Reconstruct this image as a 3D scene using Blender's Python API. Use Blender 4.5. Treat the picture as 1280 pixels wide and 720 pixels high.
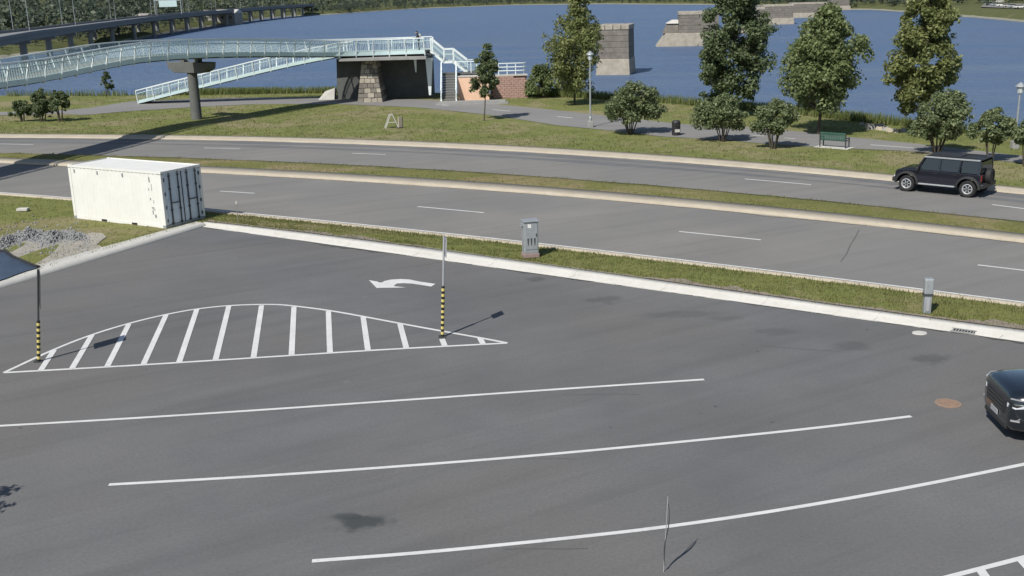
import bpy, bmesh, math, random
import numpy as np
from mathutils import Vector, Matrix

for o in list(bpy.data.objects):
    bpy.data.objects.remove(o)
SC = bpy.context.scene
COL = SC.collection
R = math.radians
random.seed(4)
RNG = np.random.default_rng(11)

# ------------------------------------------------------------------ camera
FPX, PITCH, ROLL, CAMH = 1340.0, R(15.4), -0.025, 10.0     # focal length in px of a 1280 px wide frame
_fwd = Vector((0, math.cos(PITCH), -math.sin(PITCH)))
_up0 = Vector((0, math.sin(PITCH), math.cos(PITCH)))
_rt0 = Vector((1, 0, 0))
_rt = _rt0 * math.cos(ROLL) + _up0 * math.sin(ROLL)
_up = _up0 * math.cos(ROLL) - _rt0 * math.sin(ROLL)
cam_data = bpy.data.cameras.new('camera')
cam = bpy.data.objects.new('camera', cam_data)
COL.objects.link(cam)
cam_data.sensor_width = 36.0
cam_data.lens = 36.0 * FPX / 1280.0
cam_data.clip_start = 0.2
cam_data.clip_end = 20000
cam.matrix_world = Matrix(((_rt.x, _up.x, -_fwd.x, 0), (_rt.y, _up.y, -_fwd.y, 0), (_rt.z, _up.z, -_fwd.z, CAMH), (0, 0, 0, 1)))
SC.camera = cam

# ------------------------------------------------------------------ light
SUN_EL, SHADOW_AZ = R(47), R(56)          # shadows fall towards this azimuth (from +X)
sky_world = bpy.data.worlds.new('World')
SC.world = sky_world
sky_world.use_nodes = True
_nt = sky_world.node_tree
_bg = _nt.nodes['Background']
_sky = _nt.nodes.new('ShaderNodeTexSky')
_sky.sky_type = 'NISHITA'
_sky.sun_disc = False
_sky.sun_elevation = SUN_EL
_sx, _sy = -math.cos(SHADOW_AZ), -math.sin(SHADOW_AZ)       # where the sun stands
_sky.sun_rotation = math.atan2(_sx, _sy)
_sky.air_density = 1.0
_sky.dust_density = 0.6
_nt.links.new(_sky.outputs[0], _bg.inputs['Color'])
_bg.inputs['Strength'].default_value = 0.08
sun_data = bpy.data.lights.new('sun', 'SUN')
sun_data.energy = 4.3
sun_data.angle = R(0.53)
sun_data.color = (1.0, 0.955, 0.88)
sun = bpy.data.objects.new('sun', sun_data)
COL.objects.link(sun)
_sd = Vector((math.cos(SHADOW_AZ) * math.cos(SUN_EL), math.sin(SHADOW_AZ) * math.cos(SUN_EL), -math.sin(SUN_EL)))
sun.rotation_euler = _sd.to_track_quat('-Z', 'Y').to_euler()
sun.location = (-30, -40, 60)
SC.view_settings.view_transform = 'Standard'
SC.view_settings.look = 'None'
SC.view_settings.exposure = 0.3
SC.view_settings.gamma = 1.0
SC.render.engine = 'CYCLES'
SC.cycles.max_bounces = 5
SC.cycles.transparent_max_bounces = 8

# ------------------------------------------------------------------ helpers
def G(u, v, z=0.0):
    """Where the sight line through a point of the photograph (1280x720) meets the level z."""
    d = _rt * ((u - 640) / FPX) - _up * ((v - 360) / FPX) + _fwd
    t = (z - CAMH) / d.z
    return Vector((d.x * t, d.y * t, z))

def at(u, v, y):
    """The point of that sight line at ground distance y."""
    d = _rt * ((u - 640) / FPX) - _up * ((v - 360) / FPX) + _fwd
    t = y / d.y
    return Vector((d.x * t, y, CAMH + d.z * t))

def tag(o, label=None, cat=None, group=None, kind=None):
    if label: o['label'] = label
    if cat: o['category'] = cat
    if group: o['group'] = group
    if kind: o['kind'] = kind
    return o

def empty(name, loc=(0, 0, 0), rz=0.0, label=None, cat=None, group=None):
    o = bpy.data.objects.new(name, None)
    COL.objects.link(o)
    o.location = loc
    o.rotation_euler = (0, 0, rz)
    o.empty_display_size = 0.2
    return tag(o, label, cat, group)

def np_mesh(name, V, F):
    """Fast mesh from an (n,3) array and an (m,k) array of faces."""
    V = np.asarray(V, np.float32); F = np.asarray(F, np.int32)
    me = bpy.data.meshes.new(name)
    k = F.shape[1]
    me.vertices.add(len(V)); me.vertices.foreach_set('co', V.ravel())
    me.loops.add(F.size); me.loops.foreach_set('vertex_index', F.ravel())
    me.polygons.add(len(F))
    me.polygons.foreach_set('loop_start', np.arange(0, F.size, k, dtype=np.int32))
    me.update(calc_edges=True)
    return me

def link(name, me, mat, parent=None, smooth=False):
    o = bpy.data.objects.new(name, me)
    COL.objects.link(o)
    if mat: me.materials.append(mat)
    if smooth:
        me.polygons.foreach_set('use_smooth', np.ones(len(me.polygons), bool))
    if parent: o.parent = parent
    return o

class MB:
    """Collects simple solids, built as ONE mesh."""
    def __init__(s): s.v = []; s.f = []
    def add(s, vs, fs):
        n = len(s.v); s.v += [tuple(p) for p in vs]; s.f += [tuple(i + n for i in f) for f in fs]; return s
    def box(s, c, d, rot=None):
        hx, hy, hz = d[0] / 2, d[1] / 2, d[2] / 2
        P = [Vector((x * hx, y * hy, z * hz)) for z in (-1, 1) for y in (-1, 1) for x in (-1, 1)]
        if rot is not None: P = [rot @ p for p in P]
        c = Vector(c)
        return s.add([p + c for p in P], [(0, 2, 3, 1), (4, 5, 7, 6), (0, 1, 5, 4), (2, 6, 7, 3), (0, 4, 6, 2), (1, 3, 7, 5)])
    def hexa(s, b, t):
        """Solid from a bottom ring and a top ring of points."""
        n = len(b)
        return s.add(list(b) + list(t), [tuple(range(n - 1, -1, -1)), tuple(range(n, 2 * n))] + [(i, (i + 1) % n, n + (i + 1) % n, n + i) for i in range(n)])
    def tube(s, p0, p1, r0, r1=None, n=8, cap=True):
        r1 = r0 if r1 is None else r1
        p0, p1 = Vector(p0), Vector(p1)
        d = (p1 - p0)
        if d.length < 1e-6: return s
        d.normalize()
        a = d.orthogonal().normalized(); b = d.cross(a)
        ring = lambda p, r: [p + (a * math.cos(2 * math.pi * i / n) + b * math.sin(2 * math.pi * i / n)) * r for i in range(n)]
        fs = [(i, (i + 1) % n, n + (i + 1) % n, n + i) for i in range(n)]
        if cap: fs += [tuple(range(n - 1, -1, -1)), tuple(range(n, 2 * n))]
        return s.add(ring(p0, r0) + ring(p1, r1), fs)
    def bar(s, p0, p1, w, h):
        """Square bar from p0 to p1, w wide (level), h high."""
        p0, p1 = Vector(p0), Vector(p1); d = (p1 - p0).normalized()
        side = d.cross(Vector((0, 0, 1)))
        side = Vector((1, 0, 0)) if side.length < 1e-3 else side.normalized()
        upv = side.cross(d)
        q = lambda p: [p + side * (a * w / 2) + upv * (b * h / 2) for a, b in ((-1, -1), (1, -1), (1, 1), (-1, 1))]
        return s.hexa(q(p0), q(p1))
    def prism(s, poly, axis, a, b):
        """Extrude a 2D polygon along 'x','y' or 'z' from a to b."""
        def P(p, t):
            return {'x': (t, p[0], p[1]), 'y': (p[0], t, p[1]), 'z': (p[0], p[1], t)}[axis]
        return s.hexa([P(p, a) for p in poly], [P(p, b) for p in poly])
    def lathe(s, prof, n=16, c=(0, 0, 0)):
        base = len(s.v); c = Vector(c)
        for r, z in prof:
            s.v += [tuple(c + Vector((r * math.cos(2 * math.pi * i / n), r * math.sin(2 * math.pi * i / n), z))) for i in range(n)]
        for k in range(len(prof) - 1):
            for i in range(n):
                s.f.append((base + k * n + i, base + k * n + (i + 1) % n, base + (k + 1) * n + (i + 1) % n, base + (k + 1) * n + i))
        return s
    def mesh(s, name, bevel=0.0, seg=2):
        me = bpy.data.meshes.new(name)
        me.from_pydata(s.v, [], s.f)
        bm = bmesh.new(); bm.from_mesh(me)
        bmesh.ops.recalc_face_normals(bm, faces=bm.faces)
        if bevel > 0:
            bmesh.ops.bevel(bm, geom=[e for e in bm.edges if e.is_manifold and e.calc_face_angle(0) > 0.5], offset=bevel, segments=seg, affect='EDGES', profile=0.5, clamp_overlap=True)
        bm.to_mesh(me); bm.free()
        return me
    def build(s, name, mat, parent=None, bevel=0.0, seg=2, smooth=False):
        return link(name, s.mesh(name, bevel, seg), mat, parent, smooth)

def copy_tree(o, parent=None):
    c = o.copy(); COL.objects.link(c); c.parent = parent
    for ch in list(o.children): copy_tree(ch, c)
    return c

def catmull(P, n=8):
    P = [Vector(p) for p in P]
    P = [P[0] * 2 - P[1]] + P + [P[-1] * 2 - P[-2]]
    out = []
    for i in range(1, len(P) - 2):
        a, b, c, d = P[i - 1:i + 3]
        for k in range(n):
            t = k / n
            out.append(0.5 * ((2 * b) + (c - a) * t + (2 * a - 5 * b + 4 * c - d) * t * t + (3 * b - a - 3 * c + d) * t ** 3))
    out.append(P[-2])
    return out

# ------------------------------------------------------------------ materials
def nodes(name):
    m = bpy.data.materials.new(name); m.use_nodes = True
    nt = m.node_tree; b = nt.nodes['Principled BSDF']
    return m, nt, b, nt.nodes.new, nt.links.new

def objcoord(nt):
    return nt.nodes.new('ShaderNodeNewGeometry').outputs['Position']

def mixc(nt, fac, a, b):
    n = nt.nodes.new('ShaderNodeMix'); n.data_type = 'RGBA'
    for s, x in ((n.inputs['A'], a), (n.inputs['B'], b)):
        if isinstance(x, tuple): s.default_value = (*x, 1)
        else: nt.links.new(x, s)
    if isinstance(fac, float): n.inputs['Factor'].default_value = fac
    else: nt.links.new(fac, n.inputs['Factor'])
    return n.outputs['Result']

def noise(nt, co, scale, detail=4, rough=0.6, stretch=None, dist=0.0):
    if stretch:
        mp = nt.nodes.new('ShaderNodeMapping'); mp.inputs['Scale'].default_value = stretch
        if len(stretch) > 3: pass
        nt.links.new(co, mp.inputs['Vector']); co = mp.outputs[0]
    n = nt.nodes.new('ShaderNodeTexNoise'); n.inputs['Scale'].default_value = scale
    n.inputs['Detail'].default_value = detail; n.inputs['Roughness'].default_value = rough; n.inputs['Distortion'].default_value = dist
    nt.links.new(co, n.inputs['Vector'])
    return n.outputs['Fac']

def ramp(nt, fac, a, b):
    n = nt.nodes.new('ShaderNodeMapRange'); n.inputs['From Min'].default_value = a; n.inputs['From Max'].default_value = b
    nt.links.new(fac, n.inputs['Value'])
    return n.outputs['Result']

def mul(nt, a, b):
    n = nt.nodes.new('ShaderNodeMath'); n.operation = 'MULTIPLY'
    for s, x in ((n.inputs[0], a), (n.inputs[1], b)):
        if isinstance(x, (int, float)): s.default_value = x
        else: nt.links.new(x, s)
    return n.outputs[0]

def bump(nt, b, h, strength, dist=0.02):
    n = nt.nodes.new('ShaderNodeBump'); n.inputs['Strength'].default_value = strength; n.inputs['Distance'].default_value = dist
    nt.links.new(h, n.inputs['Height']); nt.links.new(n.outputs[0], b.inputs['Normal'])

def simple(name, c, rough=0.6, metal=0.0, var=0.15, scale=3.0, c2=None, bmp=0.0, bscale=30.0, coat=0.0, spec=0.5):
    m, nt, b, N, L = nodes(name)
    co = objcoord(nt)
    c2 = c2 or tuple(x * (1 - var * 2) for x in c)
    L(mixc(nt, ramp(nt, noise(nt, co, scale, 5, 0.65), 0.3, 0.75), c, c2), b.inputs['Base Color'])
    b.inputs['Roughness'].default_value = rough; b.inputs['Metallic'].default_value = metal
    b.inputs['Coat Weight'].default_value = coat; b.inputs['Coat Roughness'].default_value = 0.05
    b.inputs['Specular IOR Level'].default_value = spec
    if bmp: bump(nt, b, noise(nt, co, bscale, 3), bmp)
    return m

def mat_asphalt(name, c, c2, streak_dir=None, specks=True, stains=(), streaks=None, tint=None):
    m, nt, b, N, L = nodes(name)
    co = objcoord(nt)
    col = mixc(nt, ramp(nt, noise(nt, co, 0.16, 5, 0.6), 0.3, 0.7), c, c2)
    if tint:                                     # broad warm and cool patches of different pours
        col = mixc(nt, mul(nt, ramp(nt, noise(nt, co, 0.09, 3, 0.6), 0.42, 0.62), 0.6), col, tint)
    mp = N('ShaderNodeMapping'); mp.inputs['Rotation'].default_value = (0, 0, streak_dir or 0.0)
    L(co, mp.inputs['Vector'])
    st = noise(nt, mp.outputs[0], 1.0, 4, 0.6, (0.09, 1.3, 1))
    col = mixc(nt, mul(nt, ramp(nt, st, 0.5, 0.75), 0.34), col, tuple(x * 0.62 for x in c))
    st2 = noise(nt, mp.outputs[0], 1.0, 4, 0.6, (0.06, 0.8, 1))
    col = mixc(nt, mul(nt, ramp(nt, st2, 0.52, 0.72), 0.2), col, tuple(min(1, x * 1.3) for x in c2))
    if streaks:
        for off, w, k in streaks: pass
    for (sx, sy, rx, ry, k, dk) in stains:      # oil stains with a shape of their own
        mp2 = N('ShaderNodeMapping'); mp2.vector_type = 'POINT'
        mp2.inputs['Location'].default_value = (-sx / rx, -sy / ry, 0); mp2.inputs['Scale'].default_value = (1 / rx, 1 / ry, 0)
        wob = N('ShaderNodeVectorMath'); wob.operation = 'ADD'
        nz = N('ShaderNodeTexNoise'); nz.inputs['Scale'].default_value = 2.2; nz.inputs['Detail'].default_value = 5; L(co, nz.inputs['Vector'])
        sc_ = N('ShaderNodeVectorMath'); sc_.operation = 'SCALE'; sc_.inputs['Scale'].default_value = 2.0 * min(rx, ry)
        sb = N('ShaderNodeVectorMath'); sb.operation = 'SUBTRACT'; sb.inputs[1].default_value = (0.5, 0.5, 0.5)
        L(nz.outputs['Color'], sb.inputs[0]); L(sb.outputs[0], sc_.inputs[0]); L(co, wob.inputs[0]); L(sc_.outputs[0], wob.inputs[1])
        L(wob.outputs[0], mp2.inputs['Vector'])
        ln = N('ShaderNodeVectorMath'); ln.operation = 'LENGTH'; L(mp2.outputs[0], ln.inputs[0])
        f = N('ShaderNodeMapRange'); f.interpolation_type = 'SMOOTHSTEP'
        f.inputs['From Min'].default_value = 1.15; f.inputs['From Max'].default_value = 0.55; f.inputs['To Max'].default_value = k
        L(ln.outputs['Value'], f.inputs['Value'])
        col = mixc(nt, f.outputs[0], col, dk)
    if specks:
        v = N('ShaderNodeTexVoronoi'); v.inputs['Scale'].default_value = 1.1; v.inputs['Randomness'].default_value = 1; L(co, v.inputs['Vector'])
        f = ramp(nt, v.outputs['Distance'], 0.075, 0.03)
        col = mixc(nt, mul(nt, f, mul(nt, ramp(nt, noise(nt, co, 0.35, 2), 0.5, 0.62), 0.65)), col, (0.035, 0.035, 0.036))
        v2 = N('ShaderNodeTexVoronoi'); v2.inputs['Scale'].default_value = 0.55; v2.inputs['Randomness'].default_value = 1
        wv = N('ShaderNodeVectorMath'); wv.operation = 'ADD'; wv.inputs[1].default_value = (37.3, 12.1, 0); L(co, wv.inputs[0]); L(wv.outputs[0], v2.inputs['Vector'])
        f2 = ramp(nt, v2.outputs['Distance'], 0.11, 0.03)
        col = mixc(nt, mul(nt, mul(nt, f2, ramp(nt, noise(nt, co, 6, 4, .8), .45, .6)), mul(nt, ramp(nt, noise(nt, wv.outputs[0], 0.2, 2), 0.5, 0.6), 0.4)), col, (0.27, 0.265, 0.25))
    fine = noise(nt, co, 14, 4, 0.75)
    col = mixc(nt, mul(nt, ramp(nt, fine, 0.35, 0.7), 0.4), col, tuple(x * 0.6 for x in c))
    L(col, b.inputs['Base Color'])
    b.inputs['Roughness'].default_value = 0.88
    b.inputs['Specular IOR Level'].default_value = 0.25
    bump(nt, b, noise(nt, co, 55, 3, 0.8), 0.35, 0.01)
    return m

def mat_grass(name, g1, g2, dry, dry_amount=0.5, lane=0.0):
    m, nt, b, N, L = nodes(name)
    co = objcoord(nt)
    col = mixc(nt, ramp(nt, noise(nt, co, 0.35, 6, 0.7), 0.3, 0.7), g1, g2)
    d = noise(nt, co, 0.13, 6, 0.72, None, 0.6)
    col = mixc(nt, mul(nt, ramp(nt, d, 0.64 - 0.2 * dry_amount, 0.74 - 0.2 * dry_amount), 0.9), col, dry)
    d2 = noise(nt, co, 0.22, 6, 0.75, (0.6, 1.2, 1), 0.8)
    col = mixc(nt, mul(nt, ramp(nt, d2, 0.58, 0.68), 0.55), col, (dry[0] * 1.08, dry[1] * 0.96, dry[2] * 1.1))
    d3 = noise(nt, co, 0.3, 5, 0.7, (0.5, 1.4, 1), 0.5)
    col = mixc(nt, mul(nt, ramp(nt, d3, 0.56, 0.7), 0.5), col, tuple(x * 0.62 for x in g1))
    f = noise(nt, co, 5.0, 4, 0.75)
    col = mixc(nt, mul(nt, ramp(nt, f, 0.4, 0.72), 0.55), col, tuple(x * 0.45 for x in g1))
    L(col, b.inputs['Base Color'])
    b.inputs['Roughness'].default_value = 0.95
    b.inputs['Specular IOR Level'].default_value = 0.1
    bump(nt, b, noise(nt, co, 9, 5, 0.8), 0.5, 0.08)
    return m

def mat_leaf(name, dark, mid, light, trans=0.25):
    m, nt, b, N, L = nodes(name)
    g = N('ShaderNodeNewGeometry')
    cr = N('ShaderNodeValToRGB')
    e = cr.color_ramp.elements
    e[0].position = 0.0; e[0].color = (*dark, 1); e[1].position = 1.0; e[1].color = (*light, 1)
    k = cr.color_ramp.elements.new(0.5); k.color = (*mid, 1)
    L(g.outputs['Random Per Island'], cr.inputs[0])
    L(cr.outputs[0], b.inputs['Base Color'])
    b.inputs['Roughness'].default_value = 0.55
    b.inputs['Specular IOR Level'].default_value = 0.3
    tr = N('ShaderNodeBsdfTranslucent'); L(cr.outputs[0], tr.inputs['Color'])
    mx = N('ShaderNodeMixShader'); mx.inputs[0].default_value = trans
    L(b.outputs[0], mx.inputs[1]); L(tr.outputs[0], mx.inputs[2])
    L(mx.outputs[0], nt.nodes['Material Output'].inputs['Surface'])
    return m

def mat_concrete(name, c, c2, scale=1.5, joint=None):
    m, nt, b, N, L = nodes(name)
    co = objcoord(nt)
    col = mixc(nt, ramp(nt, noise(nt, co, scale, 6, 0.7), 0.32, 0.75), c, c2)
    col = mixc(nt, mul(nt, ramp(nt, noise(nt, co, scale * 6, 4, 0.8), 0.5, 0.8), 0.4), col, tuple(x * 0.6 for x in c2))
    L(col, b.inputs['Base Color']); b.inputs['Roughness'].default_value = 0.9
    b.inputs['Specular IOR Level'].default_value = 0.2
    bump(nt, b, noise(nt, co, 40, 3, 0.7), 0.3, 0.01)
    return m

def mat_water():
    m, nt, b, N, L = nodes('river_water')
    co = objcoord(nt)
    big = noise(nt, co, 1.0, 5, 0.65, (0.008, 0.06, 1), 0.4)
    L(mixc(nt, ramp(nt, big, 0.35, 0.7), (0.075, 0.125, 0.225), (0.125, 0.17, 0.245)), b.inputs['Base Color'])
    L(ramp(nt, big, -0.4, 1.5), b.inputs['Roughness'])
    b.inputs['IOR'].default_value = 1.33
    b.inputs['Specular IOR Level'].default_value = 0.35
    h = noise(nt, co, 1.0, 5, 0.7, (0.35, 0.6, 1))
    bump(nt, b, h, 1.0, 1.1)
    return m

def mat_glass(name, c=(0.02, 0.025, 0.03)):
    m, nt, b, N, L = nodes(name)
    b.inputs['Base Color'].default_value = (*c, 1); b.inputs['Roughness'].default_value = 0.06
    b.inputs['Specular IOR Level'].default_value = 0.6
    return m

def mat_banded(name, ca, cb, period):
    """Bands up the height of a post: tape in two colours."""
    m, nt, b, N, L = nodes(name)
    tc = N('ShaderNodeTexCoord'); sp = N('ShaderNodeSeparateXYZ'); L(tc.outputs['Object'], sp.inputs[0])
    mo = N('ShaderNodeMath'); mo.operation = 'MODULO'; mo.inputs[1].default_value = period; L(sp.outputs['Z'], mo.inputs[0])
    gt = N('ShaderNodeMath'); gt.operation = 'GREATER_THAN'; gt.inputs[1].default_value = period * 0.5; L(mo.outputs[0], gt.inputs[0])
    L(mixc(nt, gt.outputs[0], ca, cb), b.inputs['Base Color']); b.inputs['Roughness'].default_value = 0.5
    return m

_stain = G(455, 651); _st2 = G(1162, 448); _st3 = G(1068, 433); _st4 = G(752, 374); _st5 = G(970, 415); _st6 = G(670, 349); _st7 = G(850, 393); _st8 = G(905, 398)
_dk = (0.036, 0.043, 0.045)
M_LOT = mat_asphalt('lot_asphalt', (0.108, 0.110, 0.113), (0.160, 0.160, 0.161), streak_dir=R(-30), tint=(0.146, 0.138, 0.128), stains=[
    (_stain.x, _stain.y, 0.62, 0.42, 0.85, _dk), (_stain.x - 0.3, _stain.y + 0.22, 0.36, 0.2, 0.7, _dk), (_st2.x, _st2.y, 0.62, 0.5, 0.5, (0.055, 0.057, 0.06)),
    (_st3.x, _st3.y, 0.6, 0.45, 0.35, (0.055, 0.057, 0.06)), (_st4.x, _st4.y, 0.7, 0.5, 0.45, (0.06, 0.062, 0.064)),
    (_st5.x, _st5.y, 0.8, 0.4, 0.32, (0.055, 0.057, 0.06)), (_st6.x, _st6.y, 0.35, 0.4, 0.45, (0.05, 0.052, 0.055)),
    (_st7.x, _st7.y, 1.5, 0.4, 0.3, (0.055, 0.057, 0.06)), (_st8.x, _st8.y, 0.6, 0.3, 0.25, (0.05, 0.052, 0.055))])
M_ROAD = mat_asphalt('road_asphalt', (0.185, 0.180, 0.170), (0.225, 0.218, 0.203), streak_dir=R(-28), specks=False, tint=(0.168, 0.168, 0.168))
M_TRACK = mat_asphalt('tyre_track_asphalt', (0.125, 0.129, 0.135), (0.17, 0.17, 0.17), streak_dir=R(-28), specks=False)
M_PATH = mat_asphalt('path_asphalt', (0.20, 0.196, 0.192), (0.235, 0.23, 0.222), specks=False)
M_KERB = mat_concrete('pale_concrete', (0.50, 0.49, 0.46), (0.43, 0.42, 0.385), 0.9)
M_BEIGE = mat_concrete('beige_concrete', (0.42, 0.375, 0.30), (0.34, 0.30, 0.235), 0.8)
M_GREYC = mat_concrete('grey_concrete', (0.30, 0.30, 0.29), (0.22, 0.22, 0.215), 1.2)
M_DARKC = mat_concrete('dark_concrete', (0.13, 0.135, 0.13), (0.09, 0.095, 0.09), 1.2)
M_STONE = mat_concrete('pier_stone', (0.215, 0.195, 0.17), (0.105, 0.096, 0.086), 0.9)
M_STONEL = mat_concrete('pale_pier_stone', (0.40, 0.365, 0.305), (0.23, 0.205, 0.17), 0.9)
M_GRASS = mat_grass('verge_grass', (0.152, 0.168, 0.054), (0.186, 0.194, 0.066), (0.24, 0.205, 0.115), 0.7)
M_LAWN = mat_grass('lawn_grass', (0.15, 0.172, 0.057), (0.192, 0.20, 0.07), (0.255, 0.222, 0.13), 0.75)
M_MEDIAN = mat_grass('median_grass', (0.142, 0.152, 0.052), (0.178, 0.172, 0.064), (0.25, 0.205, 0.115), 0.8)
def mat_paint(name, c, under):
    m, nt, b, N, L = nodes(name); co = objcoord(nt)
    col = mixc(nt, ramp(nt, noise(nt, co, 1.3, 5, .7), .35, .75), c, tuple(x * .8 for x in c))
    col = mixc(nt, mul(nt, ramp(nt, noise(nt, co, 9, 6, .85), .56, .66), mul(nt, ramp(nt, noise(nt, co, .5, 3), .35, .7), .85)), col, under)
    L(col, b.inputs['Base Color']); b.inputs['Roughness'].default_value = .75
    return m
M_PAINT = mat_paint('white_road_paint', (0.60, 0.60, 0.59), (0.2, 0.2, 0.2))
M_WORN = simple('worn_road_paint', (0.50, 0.50, 0.47), 0.8, var=0.15, scale=1.2, c2=(0.36, 0.355, 0.34))
M_WATER = mat_water()
M_LEAF = [mat_leaf('leaf_mid', (0.090, 0.121, 0.047), (0.157, 0.200, 0.078), (0.292, 0.331, 0.152), 0.45),
          mat_leaf('leaf_dark', (0.056, 0.081, 0.038), (0.103, 0.140, 0.065), (0.213, 0.256, 0.126), 0.42),
          mat_leaf('leaf_olive', (0.107, 0.132, 0.047), (0.185, 0.213, 0.078), (0.337, 0.353, 0.146), 0.46),
          mat_leaf('leaf_shrub', (0.087, 0.121, 0.056), (0.155, 0.196, 0.092), (0.315, 0.348, 0.185), 0.45),
          mat_leaf('leaf_far_haze_tint', (0.047, 0.067, 0.052), (0.078, 0.101, 0.072), (0.118, 0.137, 0.090), 0.3)]  # last one: bluish distance haze mixed into the leaf colours
M_WEED = mat_leaf('tall_weeds', (0.10, 0.135, 0.04), (0.165, 0.205, 0.066), (0.28, 0.29, 0.12), 0.45)
M_BARK = simple('bark', (0.085, 0.07, 0.052), 0.9, var=0.25, scale=8, bmp=0.6)
M_CYAN = simple('pale_teal_paint', (0.50, 0.63, 0.63), 0.45, var=0.06, scale=2)
M_CYANW = simple('near_white_paint', (0.70, 0.76, 0.76), 0.45, var=0.05, scale=2)
M_WHITE = simple('container_white_paint', (0.69, 0.69, 0.66), 0.5, var=0.04, scale=1.5, c2=(0.635, 0.63, 0.59))
M_DOORGREY = simple('container_door_paint', (0.62, 0.68, 0.73), 0.4, var=0.08, scale=2.5)
M_DARK = simple('black_rubber', (0.018, 0.018, 0.019), 0.7, var=0.2)
M_GALV = simple('galvanised_steel', (0.36, 0.385, 0.40), 0.5, 0.35, var=0.12, scale=6)
M_SILVER = simple('bright_alloy', (0.75, 0.75, 0.75), 0.3, 0.7, var=0.05)
M_NAVY = simple('navy_car_paint', (0.0085, 0.0095, 0.018), 0.22, 0.0, var=0.05, coat=1.0)
M_BLACK = simple('black_car_paint', (0.008, 0.011, 0.015), 0.2, 0.0, var=0.05, coat=1.0)
M_TRIM = simple('black_plastic', (0.02, 0.02, 0.022), 0.55, var=0.1)
M_GLASS = mat_glass('dark_glass')
M_LAMPGL = mat_glass('headlamp_glass', (0.5, 0.52, 0.55))
M_GREEN = simple('green_bench_paint', (0.045, 0.12, 0.095), 0.5, var=0.15, scale=6)
M_RUST = simple('rusty_iron', (0.30, 0.20, 0.14), 0.85, var=0.2, scale=9, c2=(0.19, 0.14, 0.11), bmp=0.5)
M_PEACH = simple('peach_render', (0.74, 0.49, 0.35), 0.85, var=0.06, scale=1.0)
M_BRICK = simple('red_brick', (0.44, 0.29, 0.245), 0.9, var=0.2, scale=4, bmp=0.4)
M_SAND = simple('sandy_dirt', (0.33, 0.305, 0.26), 0.95, scale=0.9, c2=(0.24, 0.23, 0.205), bmp=0.5)
M_GRAVEL = simple('grey_gravel', (0.27, 0.27, 0.265), 0.9, var=0.2, scale=6, c2=(0.13, 0.135, 0.14))
M_TARP = simple('blue_sheet', (0.06, 0.08, 0.115), 0.3, var=0.2, scale=1.5)
M_SIGN = simple('sign_metal', (0.40, 0.41, 0.43), 0.5, 0.2, var=0.1, scale=4)
M_SIGND = simple('dark_sign_metal', (0.05, 0.055, 0.055), 0.55, 0.1, var=0.1, scale=4)
M_TAPE = mat_banded('hazard_tape', (0.015, 0.015, 0.012), (0.60, 0.50, 0.16), 0.17)
M_MAROON = simple('maroon_base', (0.31, 0.22, 0.205), 0.8, var=0.15, scale=6)
M_SOIL = simple('verge_soil', (0.25, 0.21, 0.17), 0.95, var=0.2, scale=2.0, bmp=0.6)
M_GRIME = simple('gutter_silt', (0.088, 0.088, 0.088), 0.9, var=0.15, scale=2.0)
M_GRIT = simple('road_grit', (0.27, 0.25, 0.215), 0.95, var=0.15, scale=2.0)
M_WOOD = simple('grey_wood', (0.22, 0.205, 0.18), 0.85, var=0.2, scale=5)
M_SKIN = simple('skin', (0.45, 0.28, 0.2), 0.6, var=0.05)
M_CLOTH = simple('dark_cloth', (0.025, 0.028, 0.04), 0.9, var=0.2)

# ------------------------------------------------------------------ edges of the ground, traced on level ground
def curve_fn(px, z=0.0, deg=3):
    P = [G(u, v, z) for u, v in px]
    xs = np.array([p.x for p in P]); ys = np.array([p.y for p in P])
    c = np.polyfit(xs, ys, min(deg, len(P) - 1)); dc = np.polyder(c)
    lo, hi = xs.min(), xs.max()
    def f(x, off=0.0):
        x = np.asarray(x, float); xc = np.clip(x, lo, hi)
        return np.polyval(c, xc) + np.polyval(dc, xc) * (x - xc) + off
    f.lo, f.hi = lo, hi
    return f

E_LOT_IN = curve_fn([(257, 284), (320, 293), (480, 316), (640, 336.5), (800, 360), (960, 383), (1120, 406), (1280, 427)])
E_LOT_OUT = curve_fn([(262, 278), (320, 282.5), (480, 304), (640, 324.5), (800, 346.5), (960, 369.5), (1120, 392.5), (1280, 412)], 0.14)
E_ROADN = curve_fn([(0, 244), (90, 250), (265, 266.5), (320, 271.5), (480, 288), (640, 304.5), (800, 323), (960, 342.5), (1120, 364), (1280, 383)], 0.12)
E_MEDK = curve_fn([(0, 204), (160, 211), (320, 219.5), (480, 229.5), (640, 240.5), (800, 254), (960, 268.5), (1120, 284.5), (1280, 304.5)])
E_MEDN = curve_fn([(0, 197), (160, 203.5), (320, 211), (480, 219.5), (640, 230), (800, 243.5), (960, 258), (1120, 274.5), (1280, 292.5)], 0.14)
E_MEDF = curve_fn([(0, 191), (160, 195), (320, 200.5), (480, 208.5), (640, 218.5), (800, 230), (960, 244), (1120, 260), (1280, 277.5)], 0.14)
E_FARB = curve_fn([(0, 172.5), (170, 173.5), (320, 176.5), (480, 182), (640, 189.5), (800, 200.5), (960, 211.5), (1120, 226), (1280, 244.5)])
E_FART = curve_fn([(0, 167), (170, 168), (320, 170.5), (480, 175), (640, 181.5), (800, 192.5), (960, 203.5), (1120, 217.5), (1280, 235.5)], 0.14)
E_BANK = curve_fn([(0, 120), (180, 118), (330, 117), (420, 117), (540, 115), (660, 120), (820, 127), (960, 138), (1120, 156), (1280, 176)], 0.14)

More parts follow.
